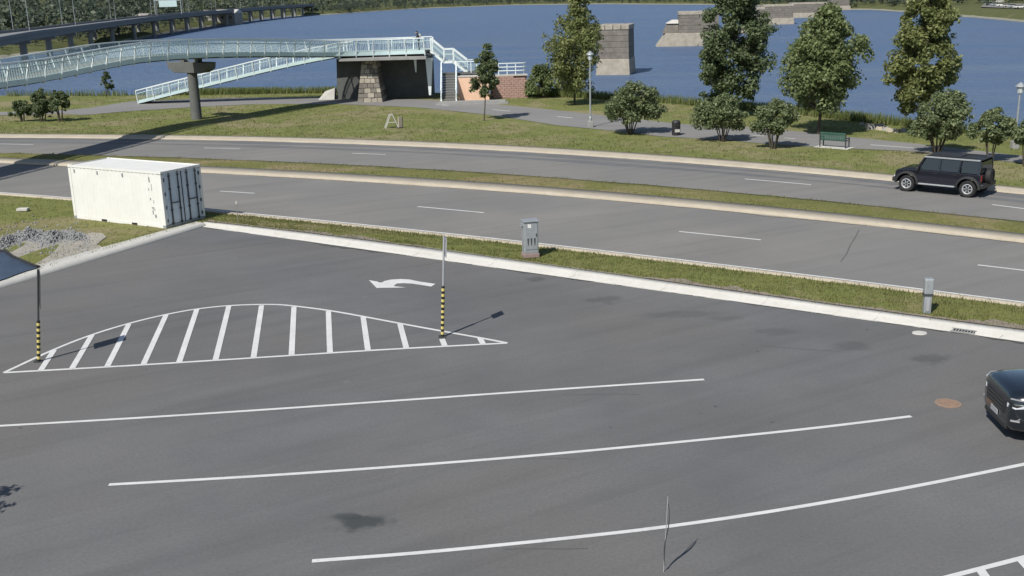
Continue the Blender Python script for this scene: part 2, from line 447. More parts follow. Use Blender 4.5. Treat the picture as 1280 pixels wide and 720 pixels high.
XS = np.linspace(-90, 90, 181)
def ribbon(name, rows, mat, xs=XS, parent=None, skirt=None, noise_z=0.0):
    """Sheet through rows of (y(x), z) from near to far."""
    V = []
    for y, z in rows:
        zz = np.broadcast_to(np.asarray(z, float), xs.shape).copy()
        V.append(np.stack([xs, np.broadcast_to(y, xs.shape), zz], 1))
    V = np.array(V); r, n, _ = V.shape
    if noise_z: V[1:-1, :, 2] += RNG.normal(size=(r - 2, n)) * noise_z
    idx = np.arange(r * n).reshape(r, n)
    F = np.stack([idx[:-1, :-1], idx[:-1, 1:], idx[1:, 1:], idx[1:, :-1]], -1).reshape(-1, 4)
    return link(name, np_mesh(name, V.reshape(-1, 3), F), mat, parent)

def structure(o, label=None):
    o['kind'] = 'structure'
    if label: o['label'] = label
    return o

# parking lot: one sheet from behind the camera to under the concrete kerb
CORNER = G(257, 284)
LK = [G(u, v) for u, v in ((257, 284), (160, 310), (96, 331), (50, 346), (0, 362))]
_k = np.polyfit([p.x for p in LK], [p.y for p in LK], 1)
def left_in(x): return np.polyval(_k, x)
_ko = np.polyfit([G(u, v, .14).x for u, v in ((240, 281), (200, 293), (140, 309), (90, 322), (0, 349))], [G(u, v, .14).y for u, v in ((240, 281), (200, 293), (140, 309), (90, 322), (0, 349))], 1)
def left_out(x): return np.polyval(_ko, x)
lot = structure(ribbon('parking_lot', [(np.full(XS.shape, -25.0), 0.0), (np.minimum(E_LOT_IN(XS) * 0.5, 10), 0.0), (E_LOT_IN(XS, 0.5), 0.0)], M_LOT))

def kerb(name, f_in, f_out, xs, prof, mat):
    """Concrete kerb between two edges; prof = (share across, height)."""
    return structure(ribbon(name, [(f_in(xs) * (1 - t) + f_out(xs) * t, z) for t, z in prof], mat, xs))
PROF = [(0.0, -0.05), (0.0, 0.012), (0.45, 0.028), (0.56, 0.13), (0.62, 0.145), (1.0, 0.15), (1.0, 0.0)]
xs_l = np.linspace(CORNER.x - 0.2, 60, 160)
kerb('lot_kerb', E_LOT_IN, E_LOT_OUT, xs_l, PROF, M_KERB)
# the kerb along the side of the lot runs back from the corner beside the container
mb = MB()
d_in = Vector((1, _k[0], 0)).normalized(); d_out = Vector((1, _ko[0], 0)).normalized()
ring = []
for s in np.linspace(0, 60, 61):
    x = CORNER.x - 0.05 - s * d_in.x
    a = Vector((x, left_in(x), 0))
    xo = (x + (a.y - left_out(x)) / _ko[0] * 0 )
    nrm = Vector((-d_in.y, d_in.x, 0))
    w = min(1.0, 0.55 + 0.05 * s)
    ring.append([a + nrm * (w * t) + Vector((0, 0, z)) for t, z in ((0.0, -.05), (0.0, .03), (.12, .12), (.2, .15), (1.0, .185), (1.0, 0))])
V = np.array([[list(p) for p in r] for r in ring]); r_, n_, _ = V.shape
idx = np.arange(r_ * n_).reshape(r_, n_)
structure(link('side_kerb', np_mesh('side_kerb', V.reshape(-1, 3), np.stack([idx[:-1, :-1], idx[:-1, 1:], idx[1:, 1:], idx[1:, :-1]], -1).reshape(-1, 4)), M_KERB))

# verge between the lot and the road; left of the corner it widens
xs_v = np.unique(np.concatenate([np.linspace(-90, 90, 241), [CORNER.x - 0.4, CORNER.x + 0.1]]))
low = np.where(xs_v < CORNER.x - 0.3, np.maximum(left_in(xs_v) + 0.9, -25), E_LOT_OUT(xs_v, -0.03))
low = np.minimum(low, E_ROADN(xs_v) - 0.4)
rows = []
for t in np.linspace(0, 1, 9):
    rows.append((low * (1 - t) + E_ROADN(xs_v, -0.02) * t, 0.128 + 0.035 * math.sin(math.pi * t)))
verge = structure(ribbon('verge', rows, M_GRASS, xs_v, None, None, 0.012))
kerb('near_road_kerb', lambda x: E_ROADN(x, -0.03), lambda x: E_ROADN(x, 0.36), XS, [(0, 0.0), (0, 0.175), (0.8, 0.18), (1, 0.15), (1, -0.02)], M_BEIGE)
road = structure(ribbon('road', [(E_ROADN(XS, 0.05), 0.0), (E_MEDK(XS), 0.0), (E_MEDF(XS), 0.0), (E_FART(XS, 0.1), 0.0)], M_ROAD))
kerb('median_kerb', lambda x: E_MEDK(x, -0.02), lambda x: E_MEDN(x, 0.03), XS, [(0, -0.03), (0, 0.10), (0.2, 0.135), (1, 0.15), (1, 0)], M_BEIGE)
median = structure(ribbon('median', [(E_MEDN(XS, 0.02) * (1 - t) + E_MEDF(XS) * t, 0.14 + 0.05 * math.sin(math.pi * t)) for t in np.linspace(0, 1, 6)] + [(E_MEDF(XS, 0.02), 0.0)], M_MEDIAN, XS, None, None, 0.01))
kerb('far_road_kerb', lambda x: E_FARB(x), lambda x: E_FART(x, 0.02), XS, [(0, -0.03), (0, 0.04), (0.35, 0.06), (0.5, 0.14), (1, 0.15), (1, 0)], M_BEIGE)
def ragged(name, f, o0, o1, z, mat, seed, xs=np.linspace(-14, 34, 420), parent=None):
    g = np.random.default_rng(seed); n = len(xs)
    w = np.convolve(g.random(n + 40), np.ones(9) / 9, 'same')[20:-20]; w2 = np.convolve(g.random(n + 80), np.ones(40) / 40, 'same')[40:-40]
    t = np.clip((w - .32) * 2.2, 0.02, 1) * np.clip((w2 - .44) * 9, .05, 1)
    return structure(ribbon(name, [(f(xs, o0), z), (f(xs, o0) + (o1 - o0) * t, z + .012)], mat, xs, parent))
ragged('dirt_edge', E_LOT_OUT, -.02, 1.1, .168, M_SOIL, 3, parent=verge)
ragged('gutter_grime', E_LOT_IN, .02, -.8, .0045, M_GRIME, 5, parent=lot)
ragged('gutter_grime', E_MEDK, -.02, -.5, .0045, M_GRIT, 6, np.linspace(-34, 34, 500), road)
ragged('gutter_grime', E_FARB, .0, -.5, .0060, M_GRIT, 7, np.linspace(-40, 34, 500), road)
mb = MB()
for x in np.arange(CORNER.x + 1, 34, 3.0):
    a_, b_ = Vector((x, float(E_LOT_IN(x)), .0)), Vector((x + .5, float(E_LOT_OUT(x + .5)), 0))
    V_ = [a_.lerp(b_, t) + Vector((0, 0, z + .004)) for t, z in ((.01, .012), (.45, .028), (.56, .13), (.62, .145), (.99, .15))]
    for p, q in zip(V_[:-1], V_[1:]): mb.add([p, p + Vector((.022, 0, 0)), q + Vector((.022, 0, 0)), q], [(0, 1, 2, 3)])
structure(mb.build('kerb_joints', M_GREYC, bpy.data.objects['lot_kerb']))
# worn wheel tracks: darker bands of asphalt along the lanes
def track(fa, fb, t0, t1, name='wheel_track'):
    ya = fa(XS) * (1 - t0) + fb(XS) * t0; yb = fa(XS) * (1 - t1) + fb(XS) * t1
    wob = 0.16 * np.sin(XS * 0.31 + t0 * 40) + 0.1 * np.sin(XS * 0.83 + t0 * 9)
    return structure(ribbon(name, [(ya + wob, 0.004), (yb - wob, 0.004)], M_TRACK, XS, road))
track(E_MEDF, E_FARB, 0.70, 0.78); track(E_MEDF, E_FARB, 0.87, 0.96)
# park lawn with the river bank
xs_w = np.linspace(-140, 140, 281)
rows = []
for t in np.linspace(0, 1, 16):
    rows.append((E_FART(xs_w) * (1 - t) + E_BANK(xs_w) * t, 0.15))
for k, (dy, z) in enumerate(((1.5, 0.0), (4, -1.3), (8, -3.6), (12, -5.2), (25, -7.5), (80, -8.5))):
    rows.append((E_BANK(xs_w, dy), z))
lawn = structure(ribbon('lawn', rows, M_LAWN, xs_w, None, None, 0.008))
# river and the bed of the valley, out to the horizon
WZ = -5.0
mb = MB(); mb.add([(-6000, 60, WZ), (6000, 60, WZ), (6000, 9000, WZ), (-6000, 9000, WZ)], [(0, 1, 2, 3)])
structure(mb.build('river', M_WATER))
mb = MB(); mb.add([(-9000, -3000, -9.0), (9000, -3000, -9.0), (9000, 14000, -9.0), (-9000, 14000, -9.0)], [(0, 1, 2, 3)])
structure(mb.build('ground', M_SAND))

# park path
P_TOP = [(-120, 139), (0, 140.2), (80, 137.5), (112, 135), (160, 127), (240, 123.5), (320, 122), (420, 121.5), (520, 124), (560, 126), (607, 129), (670, 135), (707, 139), (770, 146), (852, 155), (940, 159), (990, 163.5), (1060, 171), (1140, 179), (1280, 195), (1420, 212)]
P_BOT = [(-120, 143.5), (0, 144.2), (75, 142), (104, 143.8), (160, 139), (240, 134), (320, 130), (420, 130), (520, 134), (560, 138), (602, 142.5), (640, 147.5), (695, 156.5), (737, 160.5), (792, 166), (820, 170), (900, 174.5), (960, 180), (1025, 184), (1060, 185.5), (1140, 189), (1280, 204), (1420, 220)]
def lerp_px(P, u):
    return float(np.interp(u, [p[0] for p in P], [p[1] for p in P]))
us = np.linspace(-120, 1420, 120)
V = []
for u in us: V.append([list(G(u, lerp_px(P_BOT, u), 0.172)), list(G(u, 0.5 * (lerp_px(P_TOP, u) + lerp_px(P_BOT, u)), 0.172)), list(G(u, lerp_px(P_TOP, u), 0.172))])
V = np.array(V); idx = np.arange(V.shape[0] * 3).reshape(-1, 3)
path = structure(link('path', np_mesh('path', V.reshape(-1, 3), np.stack([idx[:-1, :-1], idx[1:, :-1], idx[1:, 1:], idx[:-1, 1:]], -1).reshape(-1, 4)), M_PATH))

# ------------------------------------------------------------------ painted markings
def stripe(name, px, w, parent, z=0.006, mat=None, smooth=0, base=0.0):
    P = [G(u, v, base) for u, v in px]
    if smooth: P = catmull(P, smooth)
    V = []
    for i, p in enumerate(P):
        d = (P[min(i + 1, len(P) - 1)] - P[max(i - 1, 0)]).normalized()
        n = Vector((-d.y, d.x, 0)) * (w / 2)
        V += [[p.x + n.x, p.y + n.y, base + z], [p.x - n.x, p.y - n.y, base + z]]
    F = [(2 * i, 2 * i + 1, 2 * i + 3, 2 * i + 2) for i in range(len(P) - 1)]
    return structure(link(name, np_mesh(name, V, F), mat or M_PAINT, parent))
stripe('parking_line', [(-60, 536), (0, 532.5), (160, 523.3), (320, 513), (480, 502), (640, 490.7), (760, 482.5), (880, 474.5)], 0.12, lot, smooth=3)
stripe('parking_line', [(136, 606), (320, 595.5), (480, 584.5), (640, 572), (800, 557.5), (960, 541.5), (1050, 531.5), (1139, 520.5)], 0.12, lot, smooth=3)
stripe('parking_line', [(390, 701.5), (520, 691.5), (640, 680), (740, 669.5), (833, 658.5), (960, 640), (1120, 612.5), (1280, 580.5), (1340, 567)], 0.12, lot, smooth=3)
HB = [(5, 466), (160, 457.3), (320, 447.3), (480, 437.2), (634, 429)]
HT = [(5, 466), (68, 437), (117, 418), (165, 403.5), (207, 393.5), (246, 386.5), (290, 382), (340, 380.8), (370, 383), (412, 388.5), (452, 395.5), (500, 404.5), (552, 414), (600, 422.5), (634, 429)]
stripe('island_line', HB, 0.12, lot, smooth=3)
stripe('island_line', HT, 0.12, lot, z=0.008, smooth=4)
for a, b in (((67.5, 438), (51, 463)), ((115, 419), (90, 461)), ((161, 405.5), (134, 458.5)), ((207.5, 394), (179.5, 455.5)), ((246, 387), (224, 453)),
             ((286, 383), (269.5, 450)), ((327, 382), (317, 447)), ((367.5, 383.5), (364.5, 444)), ((410.5, 389), (412.5, 441)), ((454, 396.5), (460, 438.5)),
             ((500, 405), (508, 435.5)), ((552.5, 424), (556, 432.5)), ((600, 423), (604, 430.5))):
    stripe('hatch_bar', [a, b], 0.17, lot, z=0.010)
stripe('island_line', [(1150, 731), (1192, 719.7), (1280, 697), (1340, 681)], 0.12, lot, smooth=2)
stripe('hatch_bar', [(1225, 712), (1236, 728)], 0.17, lot, z=0.010)
stripe('hatch_bar', [(1275, 699), (1296, 722)], 0.17, lot, z=0.010)
AR = [(461.2, 350.3), (472, 352.2), (474, 353.4), (477.8, 353.1), (480.6, 351.4), (489, 349.6), (500.4, 348.9), (511.8, 349.5), (525, 352.2), (544.3, 355),
      (539, 358.3), (527.8, 356.6), (515.5, 354.7), (504, 354.1), (495.7, 354.6), (492, 357.9), (508, 359.5), (470.7, 360)]
mb = MB(); pts = [G(u, v) + Vector((0, 0, 0.006)) for u, v in AR]
mb.add(pts, [tuple(range(len(pts)))])
structure(mb.build('arrow_marking', M_PAINT, lot))
for a, b in (((275, 239), (318, 241.7)), ((522, 258.3), (605, 266)), ((849, 289.5), (951, 300)), ((1222, 331.3), (1296, 340))):
    stripe('lane_dash', [a, b], 0.13, road, z=0.008)
for a, b in (((255, 185), (300, 186)), ((440, 191.7), (482, 193.3)), ((0, 180), (42, 181)), ((931, 223.8), (1014, 231)), ((1240, 256), (1296, 263))):
    stripe('lane_dash', [a, b], 0.14, road, z=0.010)
M_CRACK = simple('asphalt_crack', (0.09, 0.09, 0.09), 0.9)
for px, w in (([(628, 686.5), (660, 686), (700, 686.3), (736, 685.6)], .022), ([(650, 573.8), (690, 573.2), (721, 573.9)], .02), ([(702, 494), (760, 492.6), (800, 493)], .018), ([(950, 432), (1010, 437), (1050, 439)], .02)):
    stripe('asphalt_crack', px, w, lot, z=0.0035, mat=M_CRACK, smooth=4)
# long edge line of the near carriageway
structure(ribbon('edge_line', [(E_ROADN(XS, 1.08), 0.008), (E_ROADN(XS, 1.24), 0.008)], M_PAINT, XS, road))
for a, b in (((547, 131), (561, 132.3)), ((616, 137), (638, 139)), ((696, 145.5), (716, 147.5)), ((935, 168.7), (955, 170)), ((980, 172.4), (994, 173.5)), ((1088, 181), (1142, 185))):
    stripe('path_dash', [a, b], 0.16, path, z=0.004, base=0.172)
stripe('road_crack', [(1074, 287), (1069, 297), (1063, 306), (1058, 318), (1051, 327)], 0.05, road, z=0.005, mat=simple('crack_sealant', (0.125, 0.125, 0.122), 0.8))

# ------------------------------------------------------------------ dirt, gravel and small ground things beside the lot
def patch(name, px, z, mat, parent=None, label=None):
    mb = MB(); pts = [G(u, v, z) for u, v in px]
    mb.add(pts, [tuple(range(len(pts)))])
    return structure(mb.build(name, mat, parent))
_dp = [(-40, 312), (-18, 306), (0, 303.5), (14, 299), (30, 300.5), (46, 296), (60, 297.5), (80, 293), (100, 293), (116, 290.5), (128, 291.5), (133, 296), (126, 301), (121, 305.5), (128, 309)]
_db = [(130, 313.5), (90, 326), (52, 338), (0, 354), (-40, 367)]
mb = MB(); pts = [G(u, v, .186) for u, v in _dp] + [G(u, v, .13) for u, v in _db]
mb.add(pts, [tuple(range(len(pts)))]); structure(mb.build('dirt_patch', M_SAND))
def rocks(name, n, fn, smin, smax, mat, parent=None):
    """Loose stones as one mass: squashed octahedra of uneven shape."""
    V, F = [], []
    for i in range(n):
        p = fn(i); s = random.uniform(smin, smax)
        o = [Vector(v) * s * random.uniform(0.6, 1.1) for v in ((1, 0, 0), (0, 1, 0), (-1, 0, 0), (0, -1, 0), (0, 0, 0.8), (0, 0, -0.5))]
        q = Matrix.Rotation(random.uniform(0, 6.3), 3, 'Z') @ Matrix.Rotation(random.uniform(-.6, .6), 3, 'X')
        k = len(V); V += [list(q @ v + p) for v in o]
        F += [(k + a, k + b, k + 4) for a, b in ((0, 1), (1, 2), (2, 3), (3, 0))] + [(k + b, k + a, k + 5) for a, b in ((0, 1), (1, 2), (2, 3), (3, 0))]
    return link(name, np_mesh(name, V, F), mat, parent)
def _heap(i):
    while True:
        u = random.gauss(42, 40)
        if -40 < u < 112: break
    c = 298.5 - 0.02 * u + max(0, 18 - u) * 0.45 + 2 * math.sin(u * .13)
    w = random.gauss(0, 1) * (1 if random.random() < .8 else 2.4)
    p = G(u, c + 3.6 * w, 0.16)
    thin = max(0, 1 - ((u - 40) / 72) ** 2)
    p.z = 0.16 + max(0, 0.30 * (1 - abs(w) / 1.7)) * random.uniform(0.3, 1) * thin * (1 + .5 * math.sin(u * .21))
    return p
tag(rocks('gravel', 3600, _heap, 0.025, 0.11, M_GRAVEL), 'low heap of loose grey stones beside the white container', 'gravel', kind='stuff')
# crumpled blue sheet with a dark rim lying beside the side kerb at the frame edge
P = [G(-60, 322, .3), G(-10, 314, .55), G(6, 314, .55), G(16, 321, .45), G(30, 327, .32), G(47, 334, .2)]
Q = [G(-60, 372, .2), G(-10, 353.5, .2), G(8, 347.5, .2), G(20, 343, .2), G(33, 338.5, .2), G(49, 334.5, .19)]
sheet = empty('blue_sheet', P[2] * 1.0, 0, 'blue sheet with a dark rim lying by the kerb at the left edge', 'sheet')
off = Vector(sheet.location)
mb = MB(); n = len(P)
mb.add([p - off for p in P] + [q - off for q in Q], [(i, i + 1, n + i + 1, n + i) for i in range(n - 1)])
mb.build('cover', M_TARP, sheet, smooth=True)
mb = MB()
for i in range(n - 1): mb.tube(P[i] - off + Vector((0, 0, .03)), P[i + 1] - off + Vector((0, 0, .03)), .07 if i < 3 else .05, .05, 6)
mb.build('rim', M_DARK, sheet)
mb = MB()
for i in range(n - 1): mb.add([P[i] - off, P[i + 1] - off, P[i + 1] - off + Vector((0.1, 0.35, -P[i + 1].z + .14)), P[i] - off + Vector((0.1, .35, -P[i].z + .14))], [(0, 1, 2, 3)])
mb.build('back_fold', M_DARK, sheet)
mb = MB().box((0, 0, .07), (.55, .35, .14))
tag(mb.build('stone_block', M_KERB, None, bevel=0.03), 'small pale block lying in the grass left of the container', 'block')
bpy.data.objects['stone_block'].location = G(29, 263.5, .15)

# ------------------------------------------------------------------ shipping container
CX, CY, CA = -15.461, 47.246, -0.514
def container():
    L, B, H = 6.06, 2.44, 2.59
    # local frame: +x towards the door end, y across, origin at the door end near corner
    r = empty('shipping_container', (CX, CY, 0.13), CA, 'white corrugated shipping container with double doors at the lot corner', 'container')
    def corr(n, length, depth=0.024):
        """Corrugated line: points (s, d) along the length."""
        out = []; p = length / n
        for i in range(n):
            s = i * p
            out += [(s, 0), (s + p * .3, 0), (s + p * .5, depth), (s + p * .8, depth)]
        out.append((length, 0)); return out
    z0, z1 = 0.16, H - 0.10
    for y, sgn, nm in ((0.02, 1, 'side_wall'), (B - 0.02, -1, 'side_wall')):
        pts = corr(22, L - 0.32)
        V, F = [], []
        for s, d in pts:
            x = -L + 0.16 + s
            V += [(x, y + sgn * d, z0), (x, y + sgn * d, z1)]
        for i in range(len(pts) - 1): F.append((2 * i, 2 * i + 2, 2 * i + 3, 2 * i + 1))
        link(nm, np_mesh(nm, V, F), M_WHITE, r)
    pts = corr(9, B - 0.32); V = []
    for s, d in pts: V += [(-L + 0.03 + d, 0.16 + s, z0), (-L + 0.03 + d, 0.16 + s, z1)]
    link('end_wall', np_mesh('end_wall', V, [(2 * i, 2 * i + 2, 2 * i + 3, 2 * i + 1) for i in range(len(pts) - 1)]), M_WHITE, r)
    pts = corr(24, L - 0.2, 0.02); V = []
    for s, d in pts: V += [(-L + 0.1 + s, 0.05, H - 0.03 - d), (-L + 0.1 + s, B - 0.05, H - 0.03 - d)]
    link('roof', np_mesh('roof', V, [(2 * i, 2 * i + 2, 2 * i + 3, 2 * i + 1) for i in range(len(pts) - 1)]), M_WHITE, r)
    MB().box((-L / 2, B / 2, 0.14), (L - .1, B - .1, .03)).build('floor_panel', M_DARK, r)
    for x in (-L + .08, -.08):
        for y in (.08, B - .08):
            MB().box((x, y, H / 2), (.158, .158, H - .30)).build('corner_post', M_WHITE, r)
            for z in (.06, H - .06): MB().box((x, y, z), (.178, .164, .122)).build('corner_casting', M_WHITE if z > 1 else M_GALV, r, bevel=.012)
    for y in (.035, B - .035):
        MB().box((-L / 2, y, H - .06), (L - .36, .06, .10)).build('top_rail', M_WHITE, r)
        rail = MB().box((-L / 2, y, .09), (L - .36, .06, .13)).build('bottom_rail', M_WHITE, r)
        for x in (-L * .33, -L * .66):
            MB().box((x, y, .085), (.36, .068, .10)).build('fork_pocket', M_DARK, r)
    for x in (-L + .035, -.035):
        MB().box((x, B / 2, H - .065), (.06, B - .33, .11)).build('header', M_WHITE, r)
        MB().box((x, B / 2, .08), (.06, B - .33, .13)).build('door_sill', M_GALV, r)
    # doors: two leaves of pressed panels with lock rods
    for k, (y0, y1) in enumerate(((.165, B / 2 - .012), (B / 2 + .012, B - .165))):
        d = empty('door', (0, 0, 0)); d.parent = r
        hgt0, hgt1 = .16, H - .13
        MB().box((-.05, (y0 + y1) / 2, (hgt0 + hgt1) / 2), (.03, y1 - y0, hgt1 - hgt0)).build('leaf', M_DOORGREY, d)
        pw = (y1 - y0 - .10) / 3
        for a in range(3):
            for b in range(2):
                zc0 = hgt0 + .06 + b * (hgt1 - hgt0 - .06) / 2; zc1 = zc0 + (hgt1 - hgt0) / 2 - .10
                yy = y0 + .05 + pw * a
                MB().box((-.03, yy + pw / 2, (zc0 + zc1) / 2), (.018, pw - .05, zc1 - zc0)).build('panel', M_DOORGREY, d, bevel=.006)
        for a in (.28, .78):
            yy = y0 + (y1 - y0) * a
            MB().tube((.012, yy, .12), (.012, yy, H - .10), .03).build('lock_rod', M_SIGND, d)
            for z in (.2, .8, 1.75, H - .25): MB().box((.008, yy, z), (.06, .10, .07)).build('rod_bracket', M_SIGND, d)
            MB().bar((.05, yy, 1.12), (.05, yy + .30 * (1 if a < .5 else -1), 1.10), .025, .045).build('handle', M_SIGND, d)
        for z in (.35, .95, 1.55, 2.2):
            MB().box((-.012, y0 - .01 if k == 0 else y1 + .01, z), (.04, .06, .16)).build('hinge', M_SIGND, d)
        MB().box((-.024, y1 + .006 if k == 0 else y0 - .006, (hgt0 + hgt1) / 2), (.02, .028, hgt1 - hgt0)).build('door_seal', M_DARK, d)
    # ventilators and the faded markings near the door end
    for x in (-5.65, -4.1, -2.45):
        MB().box((x, .012, H - .28), (.07, .05, .17)).build('ventilator', M_GALV, r, bevel=.01)
    for (x, z, w, h) in ((-.78, 2.2, .035, .24), (-.86, 1.75, .03, .1), (-.66, 1.85, .03, .3), (-.82, 1.32, .03, .1), (-.62, 1.2, .03, .16), (-.70, .92, .14, .06), (-.62, .84, .07, .05), (-.60, .55, .07, .14), (-.74, .72, .03, .2)):
        MB().box((x, .014, z), (w, .012, h)).build('marking', M_GALV, r)
    for x in (-5.9, -3.9, -1.9): MB().box((x, .1, -.03), (.5, .2, .08)).build('support_block', M_WOOD, r)
    return r
container()

# ------------------------------------------------------------------ sign posts in the lot
def sign_post(px, height, label, board, tilt, face, group=None, mat=M_SIGN, band=1.3):
    base = G(*px)
    r = empty('sign_post', base, 0, label, 'sign post', group)
    r.rotation_euler = (tilt[0], tilt[1], 0)
    MB().tube((0, 0, band), (0, 0, height), .03, .03, 8).build('pole', mat, r)
    MB().tube((0, 0, .0), (0, 0, band), .05, .05, 10).build('hazard_sleeve', M_TAPE, r)
    MB().box((0, 0, .012), (.22, .22, .02)).build('base_plate', M_SIGND, r)
    bw, bh, zc = board
    rot = Matrix.Rotation(face, 3, 'Z')
    pl = MB().box(rot @ Vector((0, -.045, zc)), (bw, .012, bh), rot).build('sign_plate', mat, r)
    for dz in (-bh * .3, bh * .3): MB().box(rot @ Vector((0, -.032, zc + dz)), (.08, .03, .03), rot).build('clamp', M_SIGND, r)
    return r
a = G(48.5, 452)
sign_post((48.5, 452), 2.78, 'sign post with dark edge-on plate and hazard-striped sleeve at the striped island’s left end', (.55, 1.05, 2.2), (0.0, R(7.5)), math.atan2(a.y, a.x), mat=M_SIGND, band=1.25)
a = G(553, 421)
sign_post((553, 421), 3.15, 'grey sign post with hazard-striped sleeve near the striped island’s pointed right end', (.42, .6, 2.8), (0.0, R(3.2)), math.atan2(a.y, a.x) + R(9), band=1.6)
a = G(829.5, 715)
r = empty('thin_signpost', a, 0, 'thin grey signpost with narrow edge-on blade beside the lowest parking line', 'sign post')
r.rotation_euler = (R(-2), R(2.5), 0)
MB().tube((0, 0, 0), (0, 0, 1.45), .008, .007, 6).build('pole', M_SIGN, r)
rot = Matrix.Rotation(math.atan2(a.y, a.x) + R(2), 3, 'Z')
mb = MB()
for i in range(8):
    z0, z1 = .12 + i * .15, .12 + (i + 1) * .15
    w0, w1 = [.06 * math.sin(math.pi * (t * .92 + .06)) for t in (i / 8, (i + 1) / 8)]
    b0, b1 = [.03 * math.sin(math.pi * 2 * t) for t in (i / 8, (i + 1) / 8)]
    q = lambda w, b, z: [rot @ Vector(p) for p in ((-w / 2, -.025 + b, z), (w / 2, -.025 + b, z), (w / 2, -.010 + b, z), (-w / 2, -.010 + b, z))]
    mb.hexa(q(w0, b0, z0), q(w1, b1, z1))
mb.build('blade', M_SIGND, r)

# ------------------------------------------------------------------ cabinets on the verge
b = G(663, 321, .15)
r = empty('utility_cabinet', b, R(12), 'grey metal utility cabinet on a maroon base in the verge', 'cabinet')
MB().box((0, 0, .09), (.62, .5, .18)).build('base', M_MAROON, r, bevel=.02)
MB().box((0, 0, .80), (.56, .44, 1.24)).build('body', M_GALV, r, bevel=.02)
MB().box((0, -.02, 1.44), (.62, .52, .06)).build('roof', M_GALV, r, bevel=.015)
d = MB().box((0, -.228, .86), (.48, .02, 1.04)).build('door', M_GALV, r, bevel=.006)
MB().box((.19, -.246, .9), (.03, .03, .12)).build('handle', M_SIGND, d)
MB().box((-.07, -.242, 1.26), (.13, .006, .14)).build('label_plate', M_WHITE, d)
for x in (-.13, 0.0, .13):
    MB().prism([(x - .035, .78), (x + .035, .78), (x + .012, .50), (x - .012, .50)], 'y', -.245, -.236).build('emblem_bar', M_SIGND, d)
MB().box((-.33, .0, 1.30), (.10, .16, .10)).build('meter_box', M_GALV, r)
b = G(1158, 391, .15)
r = empty('pedestal_cabinet', b, R(-8), 'narrow grey service pedestal standing in the verge above the storm drain', 'pedestal')
MB().box((0, 0, .3), (.22, .20, .60)).build('post', M_GALV, r, bevel=.015)
MB().box((0, 0, .86), (.27, .25, .50)).build('head', M_GALV, r, bevel=.04)
MB().box((0, 0, .602), (.285, .262, .05)).build('collar', M_SIGND, r)
MB().box((0, -.115, .28), (.10, .03, .40)).build('channel', M_SIGN, r)
b = G(297.5, 277, .15)
r = empty('marker_stake', b, 0, 'thin wooden marker stake in the verge right of the container', 'stake')
MB().box((0, 0, .45), (.035, .03, .9)).build('stake', M_WOOD, r)
MB().box((0, 0, .88), (.06, .034, .12)).build('ribbon', M_KERB, r)

# ------------------------------------------------------------------ drain, lids
b = G(1213, 420.5, .03)
tx = math.atan2(float(E_LOT_IN(b.x + .5) - E_LOT_IN(b.x - .5)), 1.0)
b = Vector((b.x, float(E_LOT_IN(b.x)) + .16, .022))
r = empty('storm_drain', b, tx, 'slotted storm drain set in the white kerb', 'drain')
MB().box((0, .0, .0), (.62, .26, .03)).build('pit', M_DARK, r)
for y in (-.14, .14): MB().box((0, y, .01), (.68, .03, .05)).build('frame_rail', M_GREYC, r)
for i in range(8): MB().box((-.28 + i * .08, 0, .02), (.032, .26, .035)).build('grate_bar', M_GREYC, r)
b = G(1149.5, 416.5, .0)
mb = MB().lathe([(0.0, .03), (.19, .03), (.22, .024), (.23, .0)], 20)
o = tag(mb.build('access_lid', M_KERB), 'round white lid on the asphalt beside the storm drain', 'lid'); o.location = b; o.scale = (.95, .8, 1)
b = G(1185, 504.5, 0)
r = empty('manhole_cover', b + Vector((0, 0, .002)), R(20), 'rusty orange manhole cover in the asphalt', 'manhole cover'); r.scale = (.78, .78, 1)
MB().lathe([(.40, .0), (.40, .012), (.33, .014), (.33, 0.004)], 28).build('frame_ring', M_RUST, r)
MB().lathe([(.325, .0), (.325, .010), (0, .010)], 28).build('lid', M_RUST, r)
for i in range(-3, 4):
    for j in range(-3, 4):
        if i * i + j * j < 11: MB().box((i * .085, j * .085, .014), (.05, .05, .010)).build('stud', M_RUST, r)

# ------------------------------------------------------------------ vehicles
def wheel(parent, x, y, rad, wid, out, spokes=6):
    w = empty('wheel', (x, y, rad)); w.parent = parent
    w.rotation_euler = (R(90) * (1 if out < 0 else -1), 0, 0)       # local +z points outward
    h = wid / 2
    MB().lathe([(rad * .62, -h), (rad * .9, -h), (rad * .98, -h * .7), (rad, -h * .4), (rad, h * .4), (rad * .98, h * .7), (rad * .9, h), (rad * .62, h * .92), (rad * .6, 0), (rad * .62, -h)], 28).build('tyre', M_DARK, w, smooth=False)
    mb = MB().lathe([(rad * .62, h * .93), (rad * .56, h * .98), (rad * .50, h * .80), (rad * .48, h * .3)], 28)
    mb.build('rim', M_SILVER, w)
    mb = MB().lathe([(rad * .5, h * .25), (0, h * .25)], 20); mb.build('brake_disc', M_TRIM, w)
    for k in range(spokes):
        a = 2 * math.pi * k / spokes
        MB().box((math.cos(a) * rad * .28, math.sin(a) * rad * .28, h * .55), (rad * .5, rad * .11, h * .25), Matrix.Rotation(a, 3, 'Z')).build('spoke', M_GALV, w)
    MB().lathe([(rad * .13, h * .5), (rad * .12, h * .75), (0, h * .78)], 12).build('hub', M_SIGND, w)
    return w

def arch(cx, cz, rad, n=9, up=True):
    return [(cx + rad * math.cos(math.pi * (1 - i / (n - 1))), cz + rad * math.sin(math.pi * (1 - i / (n - 1)))) for i in range(n)]

